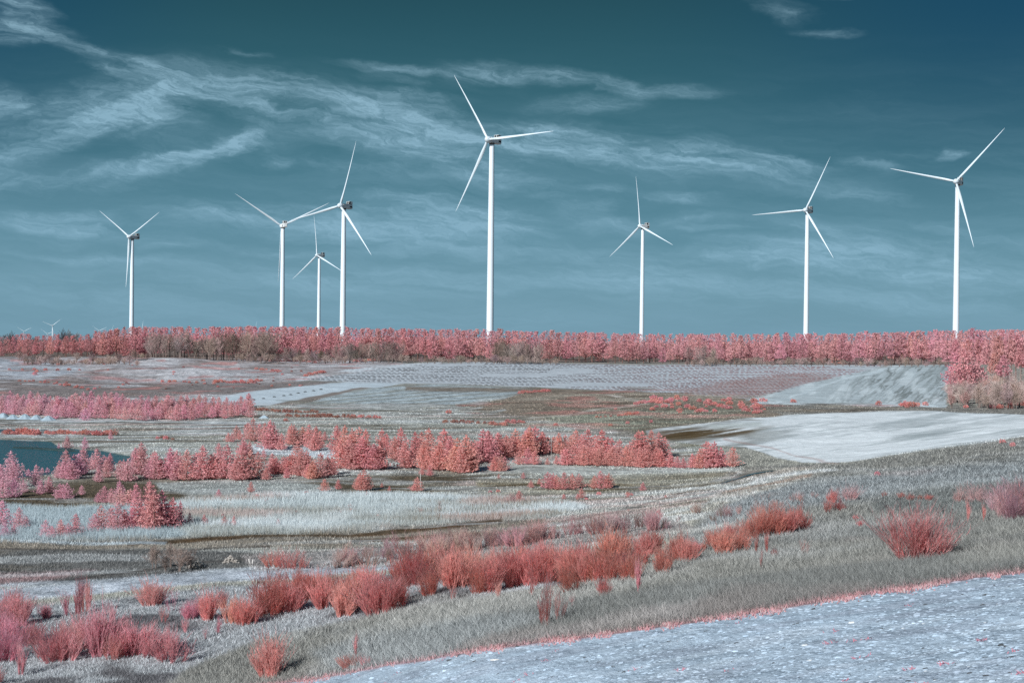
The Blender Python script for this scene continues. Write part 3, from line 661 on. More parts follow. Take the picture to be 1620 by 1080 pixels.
def young_pine(seed, radius=.36, levels=15, low=.02, squat=1.0, leaders=1):
    rnd = random.Random(seed); anchors = []
    tops = [(0, 0, 1.0)] if leaders == 1 else [(rnd.uniform(-.25, .25), rnd.uniform(-.18, .18), rnd.uniform(.72, 1.0)) for _ in range(leaders)]
    for (tx, ty, th) in tops:
        lv = int(levels*th)
        for k in range(lv):
            f = (k+rnd.uniform(-.3, .3))/lv; f = min(max(f, 0), 1); z = th*(low+(1-low)*f)
            R_ = radius*th*((1-f)**.68)*min(1, .66+f*2.6)*rnd.uniform(.86, 1.12)
            nb = max(3, int(12*(1-f)+3))
            ph = rnd.uniform(0, 6.28)
            for b in range(nb):
                a = ph+6.28*b/nb+rnd.uniform(-.2, .2); L = R_*rnd.choice([.55, .8, .95, 1.05, 1.2])*rnd.uniform(.9, 1.1)
                for s in (.38, .70, 1.0):
                    r = L*s; zz = z+.10*th*s*s*(1.1-f)*.8+.006
                    if rnd.random() < .12: continue
                    anchors.append((tx*(1-0*f)+math.cos(a)*r, ty+math.sin(a)*r, zz*squat, math.cos(a)*.55, math.sin(a)*.55, .55))
        for q in range(3): anchors.append((tx, ty, th*(.97+.02*q), 0, 0, 2))
    V = tufts(rnd, anchors, .037, 9)
    crown = np_mesh('young_pine_crown', V, np.arange(len(V)).reshape(-1, 4), M_pine)
    TV = []; TF = []
    for (tx, ty, th) in tops: tube(TV, TF, [(tx*.4, ty*.4, -.02), (tx, ty, .3*th), (tx, ty, .93*th)], [.022, .015, .003], 5)
    return crown, np_mesh('young_pine_trunk', TV, TF, M_bark)
YP = [young_pine(s, *a) for s, a in enumerate([(.34,), (.38, 14), (.31, 16), (.40, 14, .02, 1, 1), (.36, 13), (.33, 15)])]
YC = [young_pine(40+s, .40, 11, .02, 1.0, 3) for s in range(4)]           # several leaders: broad clumps
YN = [young_pine(60+s, .24, 11) for s in range(2)]
def forest_pine(seed, low=.18, radius=.22):
    rnd = random.Random(seed); V = []; anchors = []
    lv = 12
    for k in range(lv):
        f = (k+.5)/lv; z = low+(1-low)*f; R_ = radius*((1-f)**.6)*min(1, .55+2.2*f)*rnd.uniform(.82, 1.15)
        nb = max(3, int(9*(1-f)+2)); ph = rnd.uniform(0, 6.28)
        for b in range(nb):
            a = ph+6.28*b/nb+rnd.uniform(-.35, .35); L = R_*rnd.uniform(.7, 1.2)
            if rnd.random() < .14: continue
            for s in (.5, .85, 1.05):
                anchors.append((math.cos(a)*L*s+rnd.gauss(0, .008), math.sin(a)*L*s+rnd.gauss(0, .008), z+.045*s+rnd.gauss(0, .008), math.cos(a)*.4, math.sin(a)*.4, .6))
    anchors += [(0, 0, .97, 0, 0, 2), (0, 0, .99, 0, 0, 2)]
    V = tufts(rnd, anchors, .040, 6)
    crown = np_mesh('forest_pine_crown', V, np.arange(len(V)).reshape(-1, 4), M_pine)
    TV = []; TF = []; tube(TV, TF, [(0, 0, -.02), (.006, 0, .4), (0, .004, .92)], [.016, .011, .003], 6)
    for q in range(7):
        a = rnd.uniform(0, 6.28); z = low*.7+q*.09; tube(TV, TF, [(0, 0, z), (math.cos(a)*.08, math.sin(a)*.08, z+.03), (math.cos(a)*.15, math.sin(a)*.15, z+.05)], [.005, .003, .001], 4)
    return crown, np_mesh('forest_pine_trunk', TV, TF, M_bark)
FP = [forest_pine(100+s, *a) for s, a in enumerate([(.16, .22), (.22, .25), (.10, .20), (.28, .24), (.18, .19), (.05, .21)])]
FT = [forest_pine(130+s, .50, .17) for s in range(3)]        # tall bare-stemmed pines of the grove
def ribbon(V, p, d, L, w, rnd, segs=3, droop=0.0, curve=.12):
    """one tapering twig as a bent strip of quads"""
    p = np.array(p, float); d = np.array(d, float); d /= np.linalg.norm(d)
    s = np.cross(d, (rnd.gauss(0, .3), 1, rnd.gauss(0, .3))); s /= np.linalg.norm(s)+1e-6
    pts = [p]; ds = [d]
    for k in range(segs):
        d = d+np.array((rnd.gauss(0, curve), rnd.gauss(0, curve), rnd.gauss(0, curve)+droop)); d /= np.linalg.norm(d)
        p = p+d*L/segs; pts.append(p); ds.append(d)
    for k in range(segs):
        w0 = w*(1-k/segs*.8); w1 = w*(1-(k+1)/segs*.8)
        V += [pts[k]-s*w0, pts[k]+s*w0, pts[k+1]+s*w1, pts[k+1]-s*w1]
    return pts, ds
def bare_tree(seed, height=1.0, spread=.28, dens=26, trunk_r=.016, stems=1):
    rnd = random.Random(seed); V = []; TV = []; TF = []
    for st in range(stems):
        ox = rnd.gauss(0, .05) if stems > 1 else 0; lx = rnd.gauss(0, .06)*(2 if stems > 1 else .5)
        h = rnd.uniform(.8, 1) if stems > 1 else 1
        trunk = [(ox, 0, -.02), (ox+lx*.3, rnd.gauss(0, .01), .35*h), (ox+lx*.7, rnd.gauss(0, .015), .65*h), (ox+lx, rnd.gauss(0, .02), .96*h)]
        tube(TV, TF, trunk, [trunk_r, trunk_r*.75, trunk_r*.45, trunk_r*.12], 6)
        for b in range(dens):
            f = rnd.uniform(.14, .97); a = rnd.uniform(0, 6.28); z = f*.96*h
            x = np.interp(z, [q[2] for q in trunk], [q[0] for q in trunk]); L = spread*(1.15-f)*rnd.uniform(.7, 1.25)+.05
            d = (math.cos(a)*.75, math.sin(a)*.75, rnd.uniform(.5, 1.1))
            pts, ds = ribbon(V, (x, 0, z), d, L, trunk_r*.20, rnd, 4, .08)
            for k in range(1, 5):
                for q in range(4):
                    dd = ds[k]+np.array((rnd.gauss(0, .5), rnd.gauss(0, .5), rnd.gauss(0.15, .4)))
                    p2, d2 = ribbon(V, pts[k], dd, L*rnd.uniform(.25, .5), trunk_r*.12, rnd, 2, .05)
                    for r in range(2): ribbon(V, p2[1], d2[1]+np.array((rnd.gauss(0, .6), rnd.gauss(0, .6), rnd.gauss(.1, .4))), L*.22, trunk_r*.10, rnd, 1)
    crown = np_mesh('bare_tree_twigs', V, np.arange(len(V)).reshape(-1, 4), M_twig)
    return crown, np_mesh('bare_tree_trunk', TV, TF, M_greybark)
BT = [bare_tree(200+s, 1, .30, 26, .017, 3) for s in range(4)]
BR = [bare_tree(220+s, 1, .13, 16, .0065, 1) for s in range(5)]
for c, t in BR: t.materials[0] = M_birch
def broom(seed, n=170, fan=.55, sub=4, wid=.0075, base=.10):
    """a fan of upright whippy stems rising from one stool"""
    rnd = random.Random(seed); V = []
    m = max(1, round(n/26)); stools = []
    for q in range(m):
        a = rnd.uniform(0, 6.28); r = rnd.random()**.6; stools.append((a, r, rnd.uniform(.58, 1.0)*(1-.18*r)))
    stools[0] = (0, .1, 1.0)
    for k in range(n):
        a0, r0, hs = stools[k % m]; bx = math.cos(a0)*r0*base*2.2; by = math.sin(a0)*r0*base*2.2
        a = rnd.uniform(0, 6.28); q = math.sqrt(rnd.random()); tl = fan*.50*q*rnd.uniform(.5, 1.3); t0 = fan*.62*r0
        L = hs*rnd.choice([.45, .7, .85, .95, 1.0])*rnd.uniform(.88, 1.06)
        d = (math.cos(a0)*math.sin(t0)+math.cos(a)*math.sin(tl), math.sin(a0)*math.sin(t0)+math.sin(a)*math.sin(tl), math.cos(t0))
        pts, ds = ribbon(V, (bx+rnd.gauss(0, .02), by+rnd.gauss(0, .02), -.02), d, L, wid, rnd, 5, .07, .10)
        for s in range(sub):
            j = rnd.choice([1, 2, 2, 3, 3, 4]); dd = ds[j]+np.array((rnd.gauss(0, .28), rnd.gauss(0, .28), .12))
            ribbon(V, pts[j]+(pts[j+1]-pts[j])*rnd.random(), dd, L*rnd.uniform(.12, .32), wid*.75, rnd, 2, .06, .12)
    return np_mesh('broom_stems', V, np.arange(len(V)).reshape(-1, 4), M_broom)
BD = [broom(300+s, 250, .62, 6, .0062, .09) for s in range(7)]              # dense
BW = [broom(310+s, 150, .85, 5, .0065, .16) for s in range(3)]  # wide
BN = [broom(320+s, 60, .34, 6, .010, .08) for s in range(3)]    # narrow upright
BS = [broom(330+s, 46, .65, 7, .0060, .16) for s in range(3)]   # sparse, see-through
def low_shrub(seed, sz=.085):
    rnd = random.Random(seed); A = []
    for k in range(90):
        a = rnd.uniform(0, 6.28); q = math.sqrt(rnd.random()); z = rnd.uniform(.05, .86)*math.sqrt(max(0, 1-q*q*.8)); r = .62*q*(1-.25*z)
        A.append((math.cos(a)*r*rnd.uniform(.7, 1.2), math.sin(a)*r, z, math.cos(a)*.6, math.sin(a)*.6, .7))
    V = tufts(rnd, A, .17, 4); return np_mesh('low_shrub', V, np.arange(len(V)).reshape(-1, 4), M_pine)
LS = [low_shrub(400+s) for s in range(4)]

# ------------------------------------------------------------------ label helpers
ORD = ['first','second','third','fourth','fifth','sixth','seventh','eighth','ninth','tenth','eleventh','twelfth','thirteenth','fourteenth','fifteenth','sixteenth','seventeenth','eighteenth','nineteenth','twentieth']
def ordinal(n):
    return ORD[n] if n < 20 else {2: 'twenty-', 3: 'thirty-', 4: 'forty-'}.get((n+1)//10, 'fifty-')+ORD[(n+1) % 10-1] if (n+1) % 10 else {2: 'twentieth', 3: 'thirtieth', 4: 'fortieth', 5: 'fiftieth'}.get((n+1)//10, 'last')
TOWERS = [(208, 'the pond turbine'), (446, 'the away-facing turbine'), (504, 'the smallest turbine'), (542, "the trio's largest turbine"), (775, 'the tallest turbine'),
          (1015, 'the slim turbine'), (1275, 'the level-bladed turbine'), (1512, 'the grove turbine')]
def near_tower(px):
    return min(range(len(TOWERS)), key=lambda i: abs(TOWERS[i][0]-px))
def label_by_tower(items, fmt):
    """items: list of (object, px, extra). Numbers them outward from the tower they stand below."""
    buckets = {}
    for o, px, ex in items:
        k = near_tower(px); s = px >= TOWERS[k][0]; buckets.setdefault((k, s, ex), []).append((abs(px-TOWERS[k][0]), o))
    for (k, s, ex), lst in buckets.items():
        lst.sort(key=lambda q: q[0])
        for i, (_, o) in enumerate(lst):
            o['label'] = fmt(ordinal(i), ex, TOWERS[k][1], 'grove side' if s else 'pond side')

# ------------------------------------------------------------------ wind turbines
def loft(sections, seg):
    V = []; Fc = []
    for k, ring in enumerate(sections): V += ring
    for k in range(len(sections)-1):
        for s in range(seg):
            a = k*seg+s; b = k*seg+(s+1) % seg; Fc.append((a, b, b+seg, a+seg))
    return V, Fc
def blade_mesh():
    seg = 16; secs = []
    st = [(0, 1.15, 1.15, 0), (2.2, 1.15, 1.15, 0), (5, 1.25, 1.0, .55), (9, 1.5, .72, .60), (13, 1.5, .55, .55), (20, 1.2, .40, .45), (30, .88, .27, .36), (40, .60, .17, .30), (48, .40, .11, .26), (53, .26, .07, .24), (55.4, .12, .04, .24), (56, .03, .01, .24)]
    for r, c, th, tw in st:
        c *= .76; ring = []; sh = 0 if r < 3 else -(c-1.15)*.3
        pre = -1.6*(r/56)**2    # tips bend upwind
        for s in range(seg):
            a = 2*math.pi*s/seg; y = math.cos(a)*c+sh; x = math.sin(a)*th*(1-.35*(math.cos(a) < 0)*abs(math.cos(a)))
            yy = y*math.cos(tw)-x*math.sin(tw); xx = y*math.sin(tw)+x*math.cos(tw); ring.append((xx-pre, yy, r))
        secs.append(ring)
    V, Fc = loft(secs, seg); return np_mesh('blade', V, Fc, M_blade, smooth=True)
def box_bm(bm_parts):
    import bmesh
    bm = bmesh.new()
    for (cx, cy, cz, sx, sy, sz, bev) in bm_parts:
        r = bmesh.ops.create_cube(bm, size=1); vs = r['verts']
        for v in vs: v.co = Vector((cx+v.co.x*sx, cy+v.co.y*sy, cz+v.co.z*sz))
        if bev:
            es = list({e for v in vs for e in v.link_edges}); bmesh.ops.bevel(bm, geom=es, offset=bev, segments=3, affect='EDGES')
    return bm
def from_bm(name, bm, mat, smooth=False):
    me = bpy.data.meshes.new(name); bm.to_mesh(me); bm.free(); me.materials.append(mat)
    for p in me.polygons: p.use_smooth = smooth
    return me
BLADE = blade_mesh()
def tower_mesh():
    seg = 40; rings = []
    for z, r in [(-2, 2.45), (0, 2.45), (33, 2.2), (66, 1.95), (100, 1.65)]:
        rings.append([(math.cos(2*math.pi*s/seg)*r, math.sin(2*math.pi*s/seg)*r, z) for s in range(seg)])
    V, Fc = loft(rings, seg); return np_mesh('tower', V, Fc, M_white, smooth=True)
TOWER = tower_mesh()
NAC = from_bm('nacelle', box_bm([(-3.2, 0, 1.9, 12.0, 4.0, 4.0, .55)]), M_nac)
COOL = from_bm('cooler_frame', box_bm([(-7.0, 0, 5.0, 3.6, .25, 2.6, .05), (-7.0, -1.8, 4.8, 3.6, .22, 2.2, .05), (-7.0, 1.8, 4.8, 3.6, .22, 2.2, .05), (-7.0, 0, 6.2, 3.8, 4.0, .22, .05)]), M_nac)
COOLD = from_bm('cooler_grille', box_bm([(-6.2, -.95, 4.95, .5, 1.4, 2.2, 0), (-6.2, .95, 4.95, .5, 1.4, 2.2, 0), (-5.6, 1.94, 4.9, 1.0, .18, 1.9, 0), (-5.6, -1.94, 4.9, 1.0, .18, 1.9, 0)]), M_dark)
HATCH = from_bm('vent_panel', box_bm([(-6.8, 2.02, 1.7, 2.8, .10, 1.3, 0)]), M_dark)
def hub_mesh():
    seg = 24; rings = []
    for x, r in [(-1.9, 1.7), (-1.3, 1.95), (0, 2.0), (1.1, 1.75), (1.9, 1.25), (2.35, .65), (2.5, .05)]:
        rings.append([(x, math.cos(2*math.pi*s/seg)*r, math.sin(2*math.pi*s/seg)*r) for s in range(seg)])
    V, Fc = loft(rings, seg); return np_mesh('hub', V, Fc, M_blade, smooth=True)
HUB = hub_mesh()
YAW = None
def ring_mesh():
    rings = [[(math.cos(2*math.pi*s/32)*r, math.sin(2*math.pi*s/32)*r, z) for s in range(32)] for z, r in [(-.9, 1.5), (-.85, 1.75), (0, 1.75), (.02, 1.5)]]
    V, Fc = loft(rings, 32); return np_mesh('yaw_ring', V, Fc, M_flange, smooth=True)
YAW = ring_mesh()
def turbine(tx, hubpx, tips, label, away=False, near=None, scale=1.0, D=None):
    hx, hy = hubpx
    dys = [hy-t[1] for t in tips]; dxs = [t[0]-hx for t in tips]
    # undo the tilt of the picture
    cr, sr = math.cos(ROLL), math.sin(ROLL); dd = [(dx*cr-dy*sr, dy*cr+dx*sr) for dx, dy in zip(dxs, dys)]
    Lp = math.sqrt(2/3*sum(b*b for a, b in dd)); k = min(.97, math.sqrt(2/3*sum(a*a for a, b in dd))/Lp)
    D = D or F*56*scale/Lp
    loc = on_ground(tx, D)
    bx = float(ray(tx, 525)[0])*D; loc = Vector((bx, D, gz(bx, D)))
    u_, t_ = ray(hx, hy); zhub = CZ+float(t_)*D; H = zhub-2.0*scale-loc.z
    c = Vector((-bx, -D, 0)).normalized(); left = Vector((c.y, -c.x, 0)).normalized()
    if left.x > 0: left = -left
    psi = math.acos(k); n = (c if not away else -c)*math.cos(psi)+left*math.sin(psi)
    rz = math.atan2(n.y, n.x)
    root = empty('wind_turbine', loc, rz); tag(root, label, 'wind turbine', 'wind turbines behind the forest')
    tw = link('tower', TOWER, root); tw.scale = (scale*1.06, scale*1.06, (H-.9*scale)/100)
    yr = link('yaw_ring', YAW, root); yr.location = (0, 0, H); yr.scale = (scale*1.12,)*3
    nc = link('nacelle', NAC, root); nc.location = (0, 0, H); nc.scale = (scale,)*3
    for nm, me in (('cooler_frame', COOL), ('cooler_grille', COOLD), ('vent_panel', HATCH), ('vent_panel', HATCH)):
        q = link(nm, me, nc)
        if nm == 'vent_panel' and 'b' in nc: q.location.y = -4.04
        if nm == 'vent_panel': nc['b'] = 1
    hb = link('hub', HUB, root); hb.location = (4.6*scale, 0, H+2*scale); hb.scale = (scale*1.15,)*3
    sg = 1 if not away else -1
    th = [math.atan2(a/k, b) for a, b in dd]; th.sort()
    # best common phase
    best = min((sum(min(abs((t-(p+j*2*math.pi/3)+math.pi) % (2*math.pi)-math.pi) for j in range(3))**2 for t in th), p) for p in [i*2*math.pi/3/240 for i in range(240)])[1]
    for j in range(3):
        b = link('blade', BLADE, root); b.location = (4.6*scale, 0, H+2*scale); b.scale = (scale,)*3
        b.rotation_euler = (-sg*(best+j*2*math.pi/3), 0, 0)
    return root
turbine(208, (206, 375), [(162,340),(253,334),(195,457)], 'white wind turbine standing furthest along toward the pond, apart from the trio')
turbine(446, (445, 357), [(374,310),(522,321),(441,448)], 'white turbine of the trio with its rotor turned away and nacelle rear showing', away=True)
turbine(504, (501, 404), [(499,344),(460,448),(539,429)], 'smallest white turbine of the trio, standing between the two larger ones')
turbine(542, (541, 326), [(567,225),(582,401),(458,354)], 'largest white turbine of the trio, its blade crossing a neighbouring rotor')
turbine(775, (773, 222), [(720,115),(870,210),(714,333)], 'tallest white wind turbine, alone at the middle of the skyline')
turbine(1015, (1014, 358), [(1009,280),(961,409),(1061,387)], 'slim white turbine with one blade straight up, next after the tallest turbine')
turbine(1275, (1277, 333), [(1315,250),(1190,341),(1315,408)], 'white turbine with one blade level, between the slim one and the grove')
turbine(1512, (1514, 288), [(1588,205),(1412,267),(1535,390)], 'big white wind turbine rising above the birch grove')
far = [(38, 524, [(28,515),(51,518),(40,536)], 'tiny distant turbine showing two blades above the trees, nearest the frame edge'),
       (83, 515, [(69,510),(100,503),(85,532)], 'largest of the tiny distant turbines, tower top and two long blades visible'),
       (75, 528, [(65,519),(86,524),(74,540)], 'tiny distant turbine half hidden just beside the largest distant one'),
       (157, 523, [(147,514),(169,517),(157,535)], 'tiny distant turbine showing a V of blades just pondward of the first big tower'),
       (175, 529, [(183,513),(160,535),(182,541)], 'distant turbine showing a single short blade tip beside the first big tower'),
       (224, 524, [(228.5,506),(208,530),(238,535)], 'distant turbine showing a single upright blade past the first big tower'),
       (285, 529, [(286,514),(272,537),(298,537)], 'distant turbine showing only a blade tip above grey bare trees'),
       (404, 528, [(409,508),(388,536),(416,540)], 'distant turbine showing a thin blade tip between the first tower and the trio')]
for px, py, tips, lb in far: turbine(px, (px, py), tips, lb)

# ------------------------------------------------------------------ trees
def plant(name, meshes, parts, loc, h, wscale, rz, colr, trunkcol=None):
    root = empty(name, loc, rz); root.scale = (h*wscale, h*wscale, h)
    for me, pn, c in zip(meshes, parts, (colr, trunkcol or (.2, .13, .11))):
        o = link(pn, me, root); o.color = tuple(c)+(1,)
    return root
def jit(c, s=.10):
    b = random.uniform(1-s, 1+s); return (min(.95, c[0]*b), c[1]*b*random.uniform(.93, 1.07), c[2]*b*random.uniform(.93, 1.07))
def top_y(px):      # height of the forest skyline in the photograph
    return np.interp(px, [-200,0,20,45,60,90,130,170,200,240,300,400,500,600,800,1000,1200,1300,1500,1560,1620,1900], [536,534,530,529,533,530,531,524,519,519,519.5,518,520,521.5,524.5,529.5,530,530,525,524,524,530])
forest = []
PINK = (.88, .42, .44); REDP = (.87, .38, .37)
def fcol(px): 
    f = min(max((px-200)/900, 0), 1); return tuple(a*(1-f)+b*f for a, b in zip((.80, .39, .405), (.84, .46, .49)))
def height_for(loc, px, ty):
    return (CZ+float(ray(px, ty)[1])*loc.y)-loc.z
def bare_zone(px): return 236 < px < 430 or 545 < px < 632 or 788 < px < 852 or 60 < px < 100
# skyline rows: tall pines close together
px = -14
while px < 1640:
    if not (60 < px < 66):
        D = random.uniform(612, 640); loc = on_ground(px, D); ty = top_y(px)+random.gauss(1.0, 1.4)
        m = random.choice(FP); h = height_for(loc, px, ty)
        forest.append((plant('forest_pine', m, ('crown', 'trunk'), loc, h, random.uniform(1.05, 1.4), random.uniform(0, 6.28), jit(fcol(px))), px, 'skyline'))
    px += random.uniform(9, 13.5)
px = -10
while px < 1500:
    if not bare_zone(px) or random.random() < .12:
        D = random.uniform(582, 600); loc = on_ground(px, D); low = 562 if px < 120 else 568
        ty = top_y(px)+random.choice([3, 6, 9, 12, 16, 22]) + random.uniform(-2, 2)
        m = random.choice(FP); h = height_for(loc, px, ty)
        forest.append((plant('forest_pine', m, ('crown', 'trunk'), loc, h, random.uniform(1.15, 1.6), random.uniform(0, 6.28), jit([q*.90 for q in fcol(px)], .16)), px, 'edge'))
    px += random.uniform(9.5, 15)
# the shaded mass behind and beyond both rows
def forest_mass():
    V = []; rnd = random.Random(5); src = []
    for c, t in FP[:4]:
        a = np.zeros(len(c.vertices)*3, np.float32); c.vertices.foreach_get('co', a); src.append(a.reshape(-1, 4, 3)[::2])
    out = []
    for k in range(560):
        px = rnd.uniform(-420, 2050); D = rnd.uniform(646, 760)
        if px > 1640 or px < -20: D = rnd.uniform(590, 760)
        loc = on_ground(px, D); h = height_for(loc, px, top_y(px)+rnd.uniform(-.8, 2.5))
        s = rnd.choice(src); a = rnd.uniform(0, 6.28); R_ = np.array([[math.cos(a), -math.sin(a), 0], [math.sin(a), math.cos(a), 0], [0, 0, 1]])
        q = s.reshape(-1, 3)@R_.T*np.array((h*1.25, h*1.25, h))+np.array(loc); out.append(q)
    V = np.concatenate(out); o = link('pine_forest', np_mesh('pine_forest', V, np.arange(len(V)).reshape(-1, 4), M_pine)); o.color = (.80, .42, .455, 1)
    tag(o, 'depth of the pink pine forest behind its front rows', 'forest', kind='stuff')
forest_mass()
label_by_tower(forest, lambda n, ex, tw, dr: f"{n} {'tall pink skyline pine' if ex == 'skyline' else 'pink pine on the forest edge'}, {dr} of {tw}")
for o, _, ex in forest: tag(o, None, 'pine tree', 'tall pines along the forest skyline' if ex == 'skyline' else 'pines on the near edge of the forest')

# bare trees and brown thicket along the forest edge
bare = []
GREY = (.40, .33, .31); BRN = (.44, .33, .30)
def bare_at(px, D, h, col=GREY, kind=BT, w=1.0, name='bare_tree', ex='', parts=('twigs', 'trunk')):
    loc = on_ground(px, D); o = plant(name, random.choice(kind), parts, loc, h, w, random.uniform(0, 6.28), jit(col, .15), col); bare.append((o, px, ex)); return o
for x0, x1, st, ty in ((238, 300, 8, 522), (300, 345, 7, 528), (345, 432, 7, 521), (545, 632, 8, 534), (786, 852, 8, 534), (1090, 1130, 12, 542), (452, 545, 12, 545)):
    px = x0
    while px < x1:
        D = random.uniform(560, 576); loc = on_ground(px, D); h = height_for(loc, px, ty+random.uniform(-2, 8))
        bare_at(px, D, h, random.choice([GREY, BRN, (.32, .26, .22)]), w=random.uniform(.8, 1.15), ex='forest edge'); px += random.uniform(st*.8, st*1.25)
for (px, ty) in ((5, 524), (18, 523), (55, 530), (100, 519), (108, 520), (118, 522), (142, 526)):
    D = 652; loc = on_ground(px, D); bare_at(px, D, height_for(loc, px, ty), (.22, .22, .23), w=1.0, ex='behind the pines')
thick = []
px = 20
while px < 1500:
    ok = (30 < px < 235) or (380 < px < 880) or (1080 < px < 1500)
    if ok:
        D = random.uniform(548, 562) if px > 220 else random.uniform(505, 545); loc = on_ground(px, D); h = random.uniform(2.0, 4.2) if px > 220 else random.uniform(2.6, 4.6)
        o = plant('thicket_bush', random.choice(BT), ('twigs', 'trunk'), loc, h, random.uniform(1.3, 1.9), random.uniform(0, 6.28), jit((.46, .35, .32), .15), BRN); thick.append((o, px, ''))
    px += random.uniform(5, 9) if 30 < px < 235 else random.uniform(8, 13)
# grove of thin birches by the eroded field
grove = []
for px0, px1, D, ty, st in ((1508, 1640, 300, 582, 8), (1514, 1640, 318, 574, 8), (1506, 1640, 345, 562, 7), (1530, 1640, 280, 596, 12)):
    px = px0
    while px < px1:
        d = D+random.uniform(-8, 8); loc = on_ground(px, d); h = height_for(loc, px, ty+random.uniform(-4, 14))*1.0
        col = random.choice([(.46, .34, .33), (.40, .32, .30), (.52, .42, .40)])
        o = plant('birch_tree', random.choice(BR), ('twigs', 'trunk'), loc, max(h, 4), random.uniform(.8, 1.2), random.uniform(0, 6.28), jit(col, .15), col); grove.append((o, px, {300: 'near', 318: 'second', 345: 'third', 280: 'front'}[D])); px += random.uniform(st*.7, st*1.3)
gp = []
for px, D, ty, w in ((1512, 310, 562, 1.2), (1524, 306, 556, 1.3), (1538, 312, 558, 1.25), (1549, 318, 566, 1.0), (1574, 325, 560, 1.0), (1588, 320, 566, 1.15), (1562, 370, 545, 1), (1600, 360, 540, 1.1), (1616, 350, 548, 1.1), (1632, 345, 545, 1.2), (1530, 390, 541, 1.1), (1548, 400, 540, 1), (1512, 420, 540, 1.0), (1580, 395, 536, 1.1), (1608, 400, 533, 1.1), (1640, 390, 535, 1.2)):
    loc = on_ground(px, D); h = height_for(loc, px, ty); gp.append((plant('grove_pine', FP[3] if px < 1555 and D < 320 else random.choice(FT), ('crown', 'trunk'), loc, h, w, random.uniform(0, 6.28), jit((.78, .40, .42))), px, ''))
for i, (px, by, h, w) in enumerate(((1612, 642, 22, 1.3), (1600, 641, 16, 1.2), (1622, 643, 20, 1.4))):
    loc = place(px, by); hh = h/F*loc.y; gp.append((plant('grove_pine', random.choice(YP), ('crown', 'trunk'), loc, hh, w, 1, jit((.80, .38, .38))), px, ''))
for i, (o, px, _) in enumerate(sorted(gp, key=lambda q: q[1])): tag(o, f'pink-topped pine among grey birches, {ordinal(i)} one counting from the field into the grove', 'pine tree', 'pines in the birch grove')
for row in ('front', 'near', 'second', 'third'):
    for i, (o, px, r_) in enumerate(sorted([q for q in grove if q[2] == row], key=lambda q: q[1])):
        tag(o, f'thin bare birch, {ordinal(i)} from the field in the {row} birch row', 'birch tree', 'bare birches of the grove')
under = []
for i in range(110):
    px = random.uniform(1503, 1640); D = random.uniform(270, 345); loc = on_ground(px, D)
    o = plant('undergrowth_bush', random.choice(BT), ('twigs', 'trunk'), loc, random.uniform(2.2, 6.0), random.uniform(.9, 1.4), random.uniform(0, 6.28), jit(random.choice([(.52, .40, .37), (.60, .48, .46), (.58, .36, .35)]), .2), BRN); under.append((o, px, D))
RK = ['front', 'second', 'third', 'fourth', 'hindmost']; cnt = {}
for i, (o, px, D) in enumerate(sorted(under, key=lambda q: q[1])):
    rk = RK[min(4, int((D-270)/15))]; cnt[rk] = cnt.get(rk, -1)+1; tag(o, f'brown leafless bush under the birches, {ordinal(cnt[rk])} from the field in the {rk} line', 'bush', 'undergrowth bushes at the foot of the grove')
label_by_tower([b for b in bare if b[2] == 'forest edge'], lambda n, ex, tw, dr: f"{n} grey-brown leafless tree at the forest edge, {dr} of {tw}")
label_by_tower([b for b in bare if b[2] != 'forest edge'], lambda n, ex, tw, dr: f"{n} dark leafless tree poking up behind pines, {dr} of {tw}")
label_by_tower(thick, lambda n, ex, tw, dr: f"{n} low brown thicket bush at the forest foot, {dr} of {tw}")
for o, _, ex in bare: tag(o, None, 'bare tree', 'leafless trees at the forest edge')
for o, _, ex in thick: tag(o, None, 'bush', 'brown thicket bushes along the forest foot')

